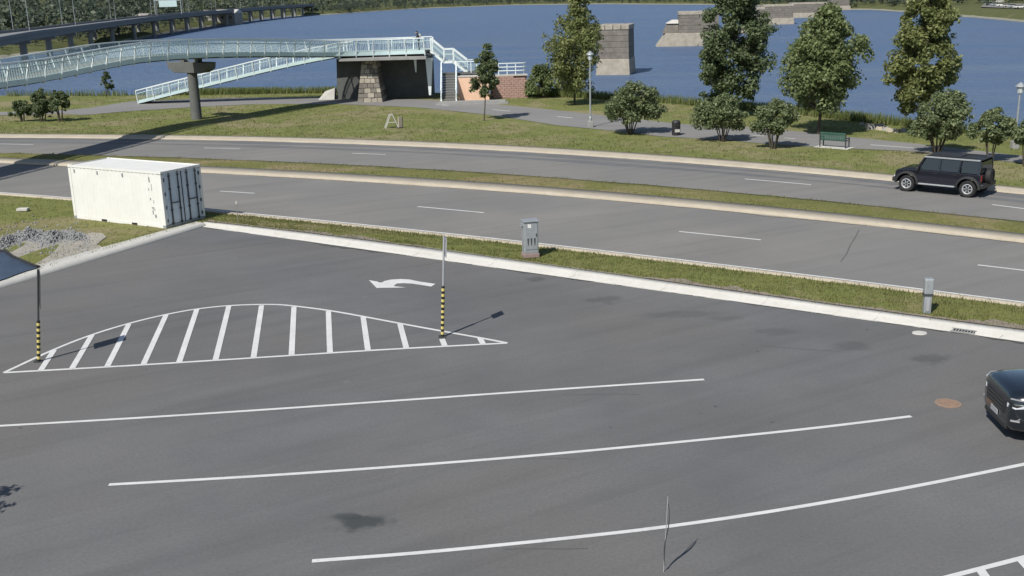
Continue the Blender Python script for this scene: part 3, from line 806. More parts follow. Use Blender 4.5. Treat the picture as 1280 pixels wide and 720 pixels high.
def boxy_suv(loc, rz, label):
    r = empty('suv', loc, rz, label, 'car')
    WB, W = 2.95, 1.88
    xf, xr = 1.42, -1.53
    rad = .40
    # lower body: side profile with wheel arches, extruded across
    prof = [(2.00, .48), (2.04, .62), (2.02, .98), (1.90, 1.08), (.98, 1.14), (-2.06, 1.12), (-2.10, 1.02), (-2.10, .52)]
    low = [(-2.08, .50)] + arch(xr, .42, .50) + arch(xf, .42, .50)
    poly = low + prof[0:1] + prof[1:]
    body = MB().prism([(x, z) for x, z in poly], 'y', -W / 2, W / 2).build('body', M_NAVY, r, bevel=.035, seg=2, smooth=False)
    MB().prism([(1.85, 1.07), (1.0, 1.13), (.98, 1.175), (1.35, 1.16), (1.8, 1.12)], 'y', -.62, .62).build('hood_bulge', M_NAVY, r, bevel=.02)
    # cabin: pillars and roof leave real window openings filled with panes
    zb, zt = 1.13, 1.74
    yb, yt = W / 2 - .03, W / 2 - .13
    def P(x, s, z): return Vector((x, s * (yb + (yt - yb) * (z - zb) / (zt - zb)), z))
    xw0, xw1 = 1.02, .66        # windscreen foot and head
    for s in (-1, 1):
        for (a0, a1, w) in ((xw0, xw1, .09), (-.12, -.14, .10), (-1.10, -1.12, .10), (-2.05, -2.00, .12)):
            MB().bar(P(a0 - w / 2 * (1 if a0 > 0 else -1) * (a0 != -.12), s, zb - .02), P(a1, s, zt), w, .07).build('pillar', M_NAVY, r)
        for (a, b_) in ((.86, -.07), (-.17, -1.06), (-1.16, -1.98)):
            at0 = a - .30 if a > .5 else a
            q = [P(a, s, zb + .02), P(b_, s, zb + .02), P(b_, s, zt - .02), P(at0, s, zt - .02)]
            nrm = Vector((0, -s * .03, 0))
            MB().hexa([p + nrm for p in q], [p + nrm * .3 for p in q]).build('side_window', M_GLASS, r)
        MB().bar(P(.66, s, zt + .035), P(-1.98, s, zt + .035), .10, .07).build('roof_gutter', M_GALV, r, bevel=.01)
        MB().bar(Vector((.4, s * .62, zt + .11)), Vector((-1.8, s * .62, zt + .11)), .04, .04).build('roof_rail', M_TRIM, r)
    q = [P(xw0 + .02, -1, zb), P(xw0 + .02, 1, zb), P(xw1 + .02, 1, zt - .01), P(xw1 + .02, -1, zt - .01)]
    MB().hexa(q, [p + Vector((.02, 0, .01)) for p in q]).build('windscreen', M_GLASS, r)
    q = [P(-2.05, -.85, zb + .04), P(-2.05, .85, zb + .04), P(-2.02, .85, zt - .05), P(-2.02, -.85, zt - .05)]
    MB().hexa(q, [p + Vector((-.02, 0, 0)) for p in q]).build('rear_window', M_GLASS, r)
    MB().box((-.68, 0, zt + .045), (2.68, 2 * yt - .06, .06)).build('roof', M_TRIM, r, bevel=.02)
    MB().box((-.2, 0, zt + .10), (1.5, 1.1, .05)).build('roof_rack', M_TRIM, r, bevel=.02)
    for s in (-1, 1):
        for x0, x1 in ((.92, -.12), (-.14, -1.04)):
            d = MB().box(((x0 + x1) / 2, s * (W / 2 + .004), .86), (x0 - x1 - .02, .022, .50)).build('door', M_NAVY, r, bevel=.012)
            MB().box((x1 + .14, s * (W / 2 + .03), 1.02), (.16, .03, .035)).build('handle', M_TRIM, d)
        MB().box((-.05, s * (W / 2 + .02), .46), (1.75, .16, .07)).build('side_step', M_GALV, r, bevel=.02)
        for cx in (xf, xr):
            a0 = arch(cx, .42, .50, 11); a1 = arch(cx, .42, .60, 11)
            mb = MB()
            for i in range(10):
                mb.hexa([(a0[i][0], s * (W / 2 - .02), a0[i][1]), (a0[i + 1][0], s * (W / 2 - .02), a0[i + 1][1]), (a1[i + 1][0], s * (W / 2 - .02), a1[i + 1][1]), (a1[i][0], s * (W / 2 - .02), a1[i][1])],
                        [(a0[i][0], s * (W / 2 + .07), a0[i][1]), (a0[i + 1][0], s * (W / 2 + .07), a0[i + 1][1]), (a1[i + 1][0], s * (W / 2 + .05), a1[i + 1][1]), (a1[i][0], s * (W / 2 + .05), a1[i][1])])
            mb.build('wheel_flare', M_TRIM, r)
            wheel(r, cx, s * (W / 2 - .08), rad, .26, s)
        MB().box((.88, s * (W / 2 + .12), 1.20), (.12, .20, .16)).build('mirror', M_TRIM, r, bevel=.03)
        o = MB().lathe([(.12, 0), (.11, .03), (0, .04)], 16).build('headlight', M_LAMPGL, r); o.location = (2.025, s * .66, .88); o.rotation_euler = (0, R(90), 0)
        MB().box((-2.11, s * .84, .95), (.03, .12, .30)).build('tail_light', simple('tail_lamp_red', (.25, .02, .02), .3), r)
        MB().box((2.06, s * .86, .74), (.05, .12, .07)).build('indicator', M_LAMPGL, r)
    MB().box((2.07, 0, .56), (.22, W - .04, .22)).build('front_bumper', M_TRIM, r, bevel=.04)
    MB().box((-2.15, 0, .56), (.20, W - .06, .22)).build('rear_bumper', M_TRIM, r, bevel=.04)
    g = MB().box((2.035, 0, .88), (.03, 1.05, .20)).build('grille', M_TRIM, r)
    for k in range(7): MB().box((2.055, -.42 + k * .14, .88), (.02, .05, .17)).build('grille_bar', M_SIGND, g)
    MB().box((0, 0, .40), (3.8, W - .5, .16)).build('chassis', M_DARK, r)
    sp = empty('spare_wheel', (-2.23, .05, .98)); sp.parent = r; sp.rotation_euler = (0, R(-90), 0)
    MB().lathe([(.22, -.12), (.36, -.12), (.39, -.05), (.39, .06), (.36, .12), (.22, .12)], 24).build('tyre', M_DARK, sp)
    MB().lathe([(.23, .1), (.1, .09), (0, .09)], 20).build('cover', M_TRIM, sp)
    return r
a, b = G(1134, 239), G(1208, 246.5)            # where the near-side front and rear tyres touch the road
d = (a - b).normalized(); ang = math.atan2(d.y, d.x)
left = Vector((-d.y, d.x, 0))                 # the near side is the car's left
mid = (a + b) / 2 - left * 0.86 + d * .055
boxy_suv((mid.x, mid.y, .004), ang, 'boxy navy black four-door off-roader driving on the far carriageway')

def loft(name, secs, mat, parent, smooth=True):
    """Closed skin through rings of equal length."""
    n = len(secs[0]); V = [list(p) for s in secs for p in s]; F = []
    for k in range(len(secs) - 1):
        for i in range(n): F.append((k * n + i, k * n + (i + 1) % n, (k + 1) * n + (i + 1) % n, (k + 1) * n + i))
    me = bpy.data.meshes.new(name); me.from_pydata(V, [], F + [tuple(range(n - 1, -1, -1)), tuple(range((len(secs) - 1) * n, len(secs) * n))])
    bm = bmesh.new(); bm.from_mesh(me); bmesh.ops.recalc_face_normals(bm, faces=bm.faces); bm.to_mesh(me); bm.free()
    return link(name, me, mat, parent, smooth)

def sedan_front(loc, rz, label):
    """Crossover car; x forward."""
    r = empty('car', loc, rz, label, 'car')
    W = 1.86
    def ring(x, hw, z0, z1, rnd=.5):
        out = []
        for i in range(20):
            a = 2 * math.pi * i / 20
            c, s_ = math.cos(a), math.sin(a)
            e = 0.42
            y = hw * math.copysign(abs(c) ** e, c); z = (z0 + z1) / 2 + (z1 - z0) / 2 * math.copysign(abs(s_) ** e, s_)
            out.append(Vector((x, y, z)))
        return out
    secs = [ring(2.30, .66, .36, .88), ring(2.275, .76, .29, .99), ring(2.2, .85, .24, 1.05), ring(2.0, .905, .21, 1.09), ring(1.7, .925, .20, 1.115), ring(1.2, W / 2, .2, 1.13), ring(.8, W / 2, .2, 1.14), ring(0, W / 2, .2, 1.12),
            ring(-1.2, W / 2, .2, 1.06), ring(-1.9, .91, .24, 1.07), ring(-2.25, .86, .34, 1.03), ring(-2.36, .72, .45, .9)]
    loft('body', secs, M_BLACK, r)
    cab = [ring(.95, .70, .95, 1.15), ring(.55, .72, .95, 1.33), ring(.1, .70, .95, 1.56), ring(-.6, .68, .95, 1.62), ring(-1.4, .66, .95, 1.55), ring(-2.0, .62, .95, 1.2)]
    loft('cabin', cab, M_GLASS, r)
    MB().prism([(.1, 1.56), (-.6, 1.63), (-1.4, 1.57), (-1.4, 1.60), (-.6, 1.66), (.1, 1.59)], 'y', -.58, .58).build('roof', M_BLACK, r, bevel=.01)
    for s in (-1, 1):
        for x in (1.42, -1.38): wheel(r, x, s * (W / 2 - .12), .34, .23, s, 8)
        # headlamp wrapped round the corner
        q0 = [(2.285, s * .60, .74), (2.21, s * .845, .76), (1.92, s * .92, .80), (1.92, s * .92, .86), (2.2, s * .845, .85), (2.285, s * .60, .82)]
        MB().hexa(q0, [(x * 1.012, y * 1.012, z) for x, y, z in q0]).build('headlight', M_LAMPGL, r)
        q0 = [(2.26, s * .70, .92), (2.1, s * .89, .935), (1.86, s * .925, .95), (1.86, s * .925, .975), (2.1, s * .89, .96), (2.26, s * .70, .945)]
        MB().hexa(q0, [(x * 1.014, y * 1.014, z) for x, y, z in q0]).build('lamp_strip', M_SILVER, r)
        MB().bar((2.27, s * .76, .50), (2.14, s * .90, .52), .03, .035).build('chrome_strip', M_SILVER, r)
        MB().box((.72, s * (W / 2 + .1), 1.06), (.12, .22, .15)).build('mirror', M_BLACK, r, bevel=.03)
        a0 = arch(1.42, .34, .39, 11)
        mb = MB()
        for i in range(10): mb.tube((a0[i][0], s * (W / 2 - .005), a0[i][1]), (a0[i + 1][0], s * (W / 2 - .005), a0[i + 1][1]), .03, .03, 6)
        mb.build('wheel_arch', M_TRIM, r)
    g = MB().box((2.30, 0, .70), (.05, 1.0, .30)).build('grille', M_TRIM, r, bevel=.02)
    for z in (.62, .70, .78): MB().box((2.33, 0, z), (.012, .86, .018)).build('grille_bar', M_SIGND, g)
    MB().box((2.325, 0, .46), (.02, .36, .10)).build('number_plate', M_SIGN, r)
    MB().box((2.26, 0, .30), (.10, 1.2, .10)).build('lower_lip', M_TRIM, r, bevel=.03)
    return r
fr = G(1277, 560)
sa = R(176)
dv = Vector((math.cos(sa), math.sin(sa), 0)); lv = Vector((-dv.y, dv.x, 0))
o = fr - dv * 1.62 - lv * .86 + Vector((.62, 0.1, 0))
sedan_front((o.x, o.y, .003), sa, 'black car cropped by the right edge, only its nose in view').scale = (1.08, 1.06, 1.14)

# ------------------------------------------------------------------ trees and shrubs
def leaves(centres, radii, n, size, flat=0.75, seed=0):
    """Leaf quads scattered in clumps: (V,F)."""
    g = np.random.default_rng(seed)
    C = np.array(centres); Rd = np.array(radii)
    w = Rd ** 2.2 * g.uniform(.35, 1.5, len(Rd)); w = w / w.sum()
    k = g.choice(len(C), n, p=w)
    d = g.normal(size=(n, 3)); d /= np.linalg.norm(d, axis=1)[:, None]
    rr = g.uniform(0.2, 1, n) ** 0.6 * np.where(g.random(n) < .06, 1.35, 1.0)
    P = C[k] + d * (Rd[k] * rr)[:, None] * np.array([1, 1, flat])
    nrm = d * 0.7 + g.normal(size=(n, 3)) * 0.6 + np.array([0, 0, 0.5]); nrm /= np.linalg.norm(nrm, axis=1)[:, None]
    t = np.cross(nrm, g.normal(size=(n, 3))); t /= np.linalg.norm(t, axis=1)[:, None]
    b = np.cross(nrm, t)
    s = size * g.uniform(0.6, 1.35, n)
    a_, b_ = t * s[:, None], b * (s * 0.55)[:, None]
    V = np.stack([P - a_, P - b_, P + a_, P + b_], 1).reshape(-1, 3)
    return V, np.arange(4 * n).reshape(-1, 4)

def tree(name, base, H, rx, z0, prof, label, mat, cat='tree', n=11000, size=.16, trunk_r=.11, clumps=80, seed=1, group=None, stems=1, lean=(0, 0), leafname='crown'):
    """base point, total height H, widest crown radius rx, crown foot z0, prof(t) -> share of rx."""
    rnd = random.Random(seed); clumps = int(clumps * 1.7); n = int(n * 1.9); size *= .74
    r = empty(name, base, 0, label, cat, group)
    cs, rs = [], []
    for i in range(clumps):
        t = (i + rnd.random()) / clumps
        t = t ** .92; a = i * 2.39996 + rnd.uniform(-.6, .6)
        pr = prof(t) * rx * (1 + .16 * math.sin(2 * a + seed) + .14 * math.sin(3 * a + seed * 1.7 + t * 5))
        cr = min(max(.20 * rx, .27 * pr + .08), .5 * rx) * rnd.uniform(.65, 1.25)
        q = max(0, pr - cr * (.75 if i % 4 else .25)) * (rnd.random() ** (.45 if i % 4 else .12)); cr *= (1 if i % 4 else .62)
        z = z0 + (H - z0 - cr * .3) * t + rnd.uniform(-.15, .15)
        cs.append((lean[0] * t + math.cos(a) * q, lean[1] * t + math.sin(a) * q, z)); rs.append(cr)
    V, F = leaves(cs, rs, n, size, .8, seed)
    keep = V.reshape(-1, 4, 3)[:, :, 2].min(1) > max(.12, z0 * .72)
    F = F[keep]
    link(leafname, np_mesh(leafname, V, F), mat, r)
    mb = MB()
    if stems == 1:
        top = Vector((lean[0] * .7, lean[1] * .7, z0 + (H - z0) * .8)); p = Vector((0, 0, -.1)); nseg = 6
        pts = [p.lerp(top, k / nseg) + Vector((rnd.uniform(-.05, .05), rnd.uniform(-.05, .05), 0)) * (k > 0) for k in range(nseg + 1)]
        for k in range(nseg): mb.tube(pts[k], pts[k + 1], trunk_r * (1 - .14 * k), trunk_r * (1 - .14 * (k + 1)), 8)
        for c in cs[::2]:
            c = Vector(c); zz = max(z0 * .9, c.z - abs(Vector((c.x, c.y)).length) * .8)
            o_ = Vector((0, 0, 0)).lerp(top, min(1, zz / max(.1, top.z))); o_.z = min(zz, top.z)
            m_ = o_.lerp(c, .5) + Vector((0, 0, .1))
            mb.tube(o_, m_, trunk_r * .35, trunk_r * .25, 5); mb.tube(m_, c, trunk_r * .25, trunk_r * .12, 5)
        mb.build('trunk', M_BARK, r)
    else:
        for k in range(stems):
            a = 2 * math.pi * k / stems + rnd.uniform(-.3, .3)
            p0 = Vector((math.cos(a) * .12, math.sin(a) * .12, -.08)); p1 = Vector((math.cos(a) * rx * .3, math.sin(a) * rx * .3, z0 + .25)); c = Vector(rnd.choice(cs))
            mb.tube(p0, p1, trunk_r, trunk_r * .7, 6); mb.tube(p1, c, trunk_r * .7, trunk_r * .25, 6)
        mb.build('stems', M_BARK, r)
    return r

def px_tree(name, base, vtop, u0, u1, vfoot, prof, label, mat, z=.15, **kw):
    """Size a tree from the photo: base point, top row, crown columns, crown foot row."""
    b = G(base[0], base[1], z)
    k = b.length and FPX * math.cos(0) / ((b - Vector((0, 0, CAMH))).dot(_fwd))
    H = abs(at(base[0], vtop, b.y).z - b.z); zf = max(.05, at(base[0], vfoot, b.y).z - b.z)
    rx = (u1 - u0) / 2 / k
    off = ((u0 + u1) / 2 - base[0]) / k
    return tree(name, b, H, rx, zf, prof, label, mat, lean=(off, 0), **kw)

oval = lambda t: max(.12, math.sin(math.pi * min(1, (t * .86 + .12))) ** .7)
cone = lambda t: max(.1, min(1, .55 + 2.2 * t) * (1.03 - t) ** .75)
egg = lambda t: max(.12, min(1.0, .5 + 2.5 * t) * (1 - max(0, t - .25) ** 1.6 * 1.15))
dome = lambda t: max(.2, min(1, .55 + 1.6 * t) * math.sqrt(max(.02, 1 - max(0, t - .35) ** 2 * 2.2)))
column = lambda t: max(.2, min(1, .75 + 1.2 * t) * (1 - max(0, t - .55) * .75))

px_tree('sapling', (605, 151), 56, 592, 632, 120, oval, 'slender dark young tree in front of the peach wall', M_LEAF[1], n=2600, size=.15, trunk_r=.055, clumps=24, seed=3)
px_tree('maple_tree', (718, 131), -30, 682, 768, 114, lambda t: (.62 + 1.5 * t if t < .25 else 1.0) if t < .5 else max(.34, 1.0 - (t - .5) * 2.6), 'pale green tree on the bank behind the lamp post near the stone pier', M_LEAF[2], n=9000, size=.17, seed=5)
px_tree('bank_shrub', (676, 122), 81, 652, 702, 118, dome, 'low green bush on the bank beside the red brick wall', M_LEAF[0], cat='shrub', n=3500, size=.16, seed=6, stems=5, trunk_r=.04, clumps=24, leafname='foliage')
px_tree('lawn_shrub', (788, 168), 104, 757, 829, 150, dome, 'wide bushy shrub right of the lamp post', M_LEAF[3], cat='shrub', n=5200, size=.13, seed=7, stems=9, trunk_r=.045, clumps=34, leafname='foliage')
px_tree('tall_tree', (914, 146), -26, 874, 960, 124, column, 'tall dark columnar tree between the litter bin and the bench', M_LEAF[1], n=13000, size=.18, seed=8, clumps=64)
px_tree('lawn_shrub', (903, 177), 120, 868, 940, 158, dome, 'round shrub below the tall dark columnar tree', M_LEAF[3], cat='shrub', n=5000, size=.13, seed=9, stems=9, trunk_r=.04, clumps=32, leafname='foliage')
px_tree('lawn_shrub', (966, 186), 126, 944, 1001, 166, dome, 'open-stemmed small shrub left of the bench', M_LEAF[3], cat='shrub', n=3400, size=.12, seed=10, stems=9, trunk_r=.04, clumps=24, leafname='foliage')
px_tree('maple_tree', (1022, 168), 8, 972, 1085, 136, oval, 'broad round-headed tree standing behind the green bench', M_LEAF[0], n=12000, size=.17, seed=11, clumps=60, trunk_r=.12)
px_tree('maple_tree', (1146, 170), -45, 1101, 1201, 140, egg, 'tall pointed tree behind the shrubs above the off-roader', M_LEAF[2], n=12000, size=.17, seed=12, clumps=60, trunk_r=.13)
px_tree('lawn_shrub', (1171, 192), 116, 1139, 1218, 172, dome, 'large dense shrub right behind the off-roader', M_LEAF[3], cat='shrub', n=6000, size=.13, seed=13, stems=8, trunk_r=.05, clumps=36, leafname='foliage')
px_tree('lawn_shrub', (1237, 202), 139, 1213, 1262, 176, dome, 'thin-stemmed shrub right of the off-roader', M_LEAF[3], cat='shrub', n=3400, size=.12, seed=14, stems=7, trunk_r=.035, clumps=24, leafname='foliage')
px_tree('lawn_shrub', (1282, 208), 152, 1262, 1305, 180, dome, 'shrub cut by the right edge below the farther lamp post', M_LEAF[3], cat='shrub', n=3000, size=.12, seed=15, stems=7, trunk_r=.035, clumps=22, leafname='foliage')
for i, (bu, bv, vt, u0, u1, vf, lab) in enumerate(((28, 152, 127, 16, 40, 143, 'smallest of the three dark clipped bushes on the left lawn'), (54, 152, 112, 39, 68, 146, 'middle and densest of the three dark bushes on the left lawn'), (76, 152, 112, 64, 90, 137, 'forked bush nearest the path among the three dark bushes'))):
    px_tree('dark_bush', (bu, bv), vt, u0, u1, vf, column, lab, M_LEAF[1], cat='bush', n=2600, size=.13, seed=20 + i, stems=3, trunk_r=.07, clumps=18, leafname='foliage', group='dark bushes on the left lawn')
px_tree('bank_sapling', (135, 119), 90, 128, 144, 112, column, 'thin dark sapling at the water edge below the footbridge', M_LEAF[1], cat='shrub', n=700, size=.14, seed=24, stems=3, trunk_r=.05, clumps=10, leafname='foliage')
# a tree beside the lot, out of view to the left: its outer twigs cast the spots of shade at the frame's edge
b = G(-8, 640)
sh = Vector((math.cos(SHADOW_AZ), math.sin(SHADOW_AZ), 0)) * (3.0 / math.tan(SUN_EL))
tp = b - sh - Vector((1.12, .3, 0))
tree('lot_tree', (tp.x, tp.y, 0), 4.2, 1.25, 1.9, dome, 'small tree beside the lot past the left edge, casting spots of shade', M_LEAF[0], n=1500, size=.12, trunk_r=.05, clumps=14, seed=31)

# ------------------------------------------------------------------ park furniture
def park_lamp(px, vtop, label):
    b = G(px[0], px[1], .15)
    H = at(px[0], vtop, b.y).z - b.z
    r = empty('lamp_post', b, 0, label, 'lamp post', 'park lamps')
    MB().box((0, 0, .24), (.42, .42, .48)).build('plinth', M_GREYC, r, bevel=.03)
    MB().lathe([(.11, .48), (.11, .7), (.07, .8), (.055, H - .75), (.07, H - .7), (.0, H - .68)], 12).build('pole', M_GALV, r)
    l = empty('lantern', (0, 0, H - .72)); l.parent = r
    MB().lathe([(.08, 0), (.13, .04), (.21, .42), (.20, .43)], 8).build('glass', simple('frosted_lantern', (.55, .6, .62), .35, var=.03), l)
    MB().lathe([(.30, .42), (.28, .47), (.12, .62), (.03, .66), (.0, .72)], 12).build('cap', M_GALV, l)
    for k in range(4):
        a = math.pi / 4 + k * math.pi / 2
        MB().bar((math.cos(a) * .13, math.sin(a) * .13, .03), (math.cos(a) * .22, math.sin(a) * .22, .43), .025, .025).build('frame_bar', M_GALV, l)
    return r
park_lamp((738, 159), 63, 'park lamp post on a concrete plinth beside the path, left of the shrub')
park_lamp((1268, 186), 102, 'farther park lamp post at the right edge against the river')

b = G(845, 169, .165)
r = empty('litter_bin', b, R(8), 'black litter bin with a pale label beside the path', 'litter bin')
MB().lathe([(.0, .0), (.27, .0), (.29, .05), (.30, .82), (.28, .84)], 16).build('body', M_TRIM, r)
MB().lathe([(.31, .83), (.31, .90), (.22, 1.02), (.0, 1.05)], 16).build('lid', M_TRIM, r)
MB().box((0, -.30, .34), (.34, .03, .20)).build('label_plate', M_KERB, r)
MB().box((0, -.295, .70), (.36, .04, .12)).build('opening', M_DARK, r)

a, c = G(1024, 183.5, .17), G(1057.5, 186, .17)
ang = math.atan2((c - a).y, (c - a).x); L = (c - a).length
r = empty('park_bench', (a + c) / 2, ang, 'green slatted park bench on a pale pad facing the river', 'bench')
MB().box((0, .25, .005), (L + .5, 1.1, .03)).build('pad', M_KERB, r)
for s in (-1, 1):
    x = s * (L / 2 - .04)
    MB().bar((x, 0, .02), (x, -.06, .95), .06, .06).build('leg', M_SIGND, r)
    MB().bar((x, .52, .02), (x, .50, .62), .06, .06).build('leg', M_SIGND, r)
    MB().bar((x, -.02, .60), (x, .52, .62), .06, .05).build('armrest', M_SIGND, r)
for k in range(4): MB().box((0, .10 + k * .11, .45), (L - .1, .085, .035)).build('seat_slat', M_GREEN, r)
n = 15
for k in range(n):
    x = -L / 2 + .12 + k * (L - .24) / (n - 1)
    MB().bar((x, 0.0, .48), (x, -.055, .90), .075, .025).build('backrest_slat', M_GREEN, r)
for z, y in ((.49, .0), (.92, -.055)): MB().box((0, y + .02, z), (L - .06, .035, .06)).build('backrest_rail', M_GREEN, r)

# folding board sign seen end-on, and a slim board beside it
b = G(489.5, 159.8, .15); k = FPX / b.y
r = empty('board_sign', b, R(14), 'pale A-shaped folding board sign on the lawn, seen end-on', 'board sign')
for s in (-1, 1):
    MB().bar((s * .50, -.25, 0), (s * .07, -.25, 1.05), .07, .07).build('leg', M_KERB, r)
    MB().bar((s * .50, .25, 0), (s * .07, .25, 1.05), .07, .07).build('leg', M_KERB, r)
    rot = Matrix.Rotation(-s * math.atan2(.43, 1.05), 3, 'Y')
    MB().box((s * .21, 0, .68), (.03, .46, .66), rot).build('panel', M_WOOD, r)
MB().box((0, -.25, 1.04), (.20, .08, .08)).build('hinge_bar', M_KERB, r)
MB().bar((-.31, -.27, .45), (.31, -.27, .45), .05, .05).build('crossbar', M_KERB, r)
b = G(500.5, 160, .15)
r = empty('slim_board', b, R(40), 'slim pale upright board with a dark side next to the folding sign', 'board')
MB().box((0, 0, .46), (.34, .10, .80)).build('panel', M_BEIGE, r, bevel=.01)
MB().box((.19, 0, .44), (.05, .11, .86)).build('frame', M_SIGND, r)
MB().box((0, 0, .03), (.44, .26, .06)).build('foot', M_SIGND, r)

# pale stones on the bank
for i in range(22):
    t = i / 21
    p = G(1080 + 46 * t + random.uniform(-4, 4), 157 + 9.5 * t + random.uniform(-2.5, 1.5), .2)
    mb = MB(); s = random.uniform(.22, .5)
    ringb = [Vector((math.cos(a) * s * random.uniform(.75, 1.1), math.sin(a) * s * .7 * random.uniform(.75, 1.1), -.1)) for a in np.linspace(0, 2 * math.pi, 7)[:-1]]
    ringt = [Vector((q.x * .6, q.y * .6, s * random.uniform(.35, .6))) for q in ringb]
    o = mb.hexa(ringb, ringt).build('boulder', M_BEIGE if i % 3 else M_GREYC, None, bevel=.04)
    o.location = p; o.rotation_euler = (0, 0, random.uniform(0, 3))
    tag(o, 'pale boulder in the loose row of stones on the bank right of the bench', 'boulder', 'boulders on the bank')

# ------------------------------------------------------------------ footbridge, ramp, stairs
def resample(P, step):
    out = [P[0]]; acc = 0
    for i in range(len(P) - 1):
        a, b = P[i], P[i + 1]; L = (b - a).length; s = step - acc
        while s <= L:
            out.append(a.lerp(b, s / L)); s += step
        acc = (L - (s - step))
    return out
def side_of(P, i):
    d = P[min(i + 1, len(P) - 1)] - P[max(i - 1, 0)]
    return Vector((-d.y, d.x, 0)).normalized()
def railing_span(name, ctrl, width, label, deck_t=.38, rail_h=1.15, step=1.9, lean=.34, drop=.42, post_w=.085):
    P = resample(catmull(ctrl, 12), .5)
    base = Vector((P[0].x, P[0].y, 0))
    r = empty(name, base, 0, label, 'footbridge')
    P = [p - base for p in P]
    def strip(nm, off0, off1, z0, z1, mat):
        rings = []
        for i, p in enumerate(P):
            s = side_of(P, i); rings.append([p + s * off0 + Vector((0, 0, z0)), p + s * off1 + Vector((0, 0, z0)), p + s * off1 + Vector((0, 0, z1)), p + s * off0 + Vector((0, 0, z1))])
        return loft(nm, rings, mat, r, smooth=False)
    w = width / 2
    strip('deck', -w, w, deck_t * .55, deck_t, M_DARKC)
    for s in (-1, 1):
        strip('girder', s * w * .62 - .12, s * w * .62 + .12, 0, deck_t * .55 - .004, M_DARKC)
        strip('edge_beam', s * (w + .02) - .05, s * (w + .02) + .05, deck_t * .3, deck_t + .09, M_CYAN)
        strip('top_rail', s * (w + lean) - .06, s * (w + lean) + .06, deck_t + rail_h, deck_t + rail_h + .09, M_CYANW)
        strip('mid_rail', s * (w + lean * .72) - .03, s * (w + lean * .72) + .03, deck_t + rail_h * .72, deck_t + rail_h * .72 + .05, M_CYAN)
        Q = resample(P, .16); mb = MB()
        for i, p in enumerate(Q):
            d = side_of(Q, i)
            mb.bar(p + d * (s * w) + Vector((0, 0, deck_t + .09)), p + d * (s * (w + lean)) + Vector((0, 0, deck_t + rail_h)), .022, .022)
        o = mb.build('pickets', M_CYAN, r); o['kind'] = 'stuff'
        Q = resample(P, step)
        for i, p in enumerate(Q):
            d = side_of(Q, i)
            MB().bar(p + d * (s * (w - .02)) + Vector((0, 0, deck_t - drop)), p + d * (s * (w + lean + .03)) + Vector((0, 0, deck_t + rail_h)), post_w, post_w).build('post', M_CYANW, r)
            MB().bar(p + d * (s * w) + Vector((0, 0, deck_t - drop + .04)), p + d * (s * w * .5) + Vector((0, 0, .14)), .07, .07).build('bracket', M_CYAN, r)
    return r
BR = [at(536, 67.5, 105.6), at(475, 69.5, 106.2), at(400, 71.5, 103.5), at(315, 71.8, 97), at(240, 73.5, 90), at(165, 79, 85), at(111, 88, 80), at(20, 106, 71.5)]
e = BR[-1]; BR += [Vector((e.x - 2.2, e.y - 9, e.z)), Vector((e.x - 5, e.y - 20, e.z)), Vector((e.x - 9, e.y - 32, e.z - .1))]
railing_span('footbridge', BR, 2.7, 'pale teal curved footbridge with railings above the T-shaped pier')
RP = [at(178, 124.5, 109.5), at(253, 110.5, 109), at(345, 88, 108.6), at(415, 73.5, 108.2), at(440, 70.5, 108.1)]
RP[0].z = .12
railing_span('ramp', RP, 2.2, 'pale teal ramp with white posts rising from the path to the stone abutment', deck_t=.3, rail_h=1.05, step=1.75, lean=.30, drop=.30)

b = G(246, 149, .15)
zc = (BR[4].z) - b.z
dirv = (BR[5] - BR[3]); ang = math.atan2(dirv.y, dirv.x) + R(90)
r = empty('bridge_pier', b, ang, 'round concrete T-shaped pier under the footbridge on the lawn', 'pier')
MB().lathe([(.50, -.2), (.46, .0), (.42, zc - 1.2)], 20).build('column', M_DARKC, r, smooth=True)
MB().prism([(-2.3, zc - .42), (-2.2, zc - .95), (-1.5, zc - 1.3), (1.5, zc - 1.3), (2.2, zc - .95), (2.3, zc - .42)], 'y', -.55, .55).build('cap', M_DARKC, r, bevel=.04)
for x in (-.8, .8): MB().box((x, 0, zc - .21), (.5, .5, .40)).build('bearing', M_DARKC, r)

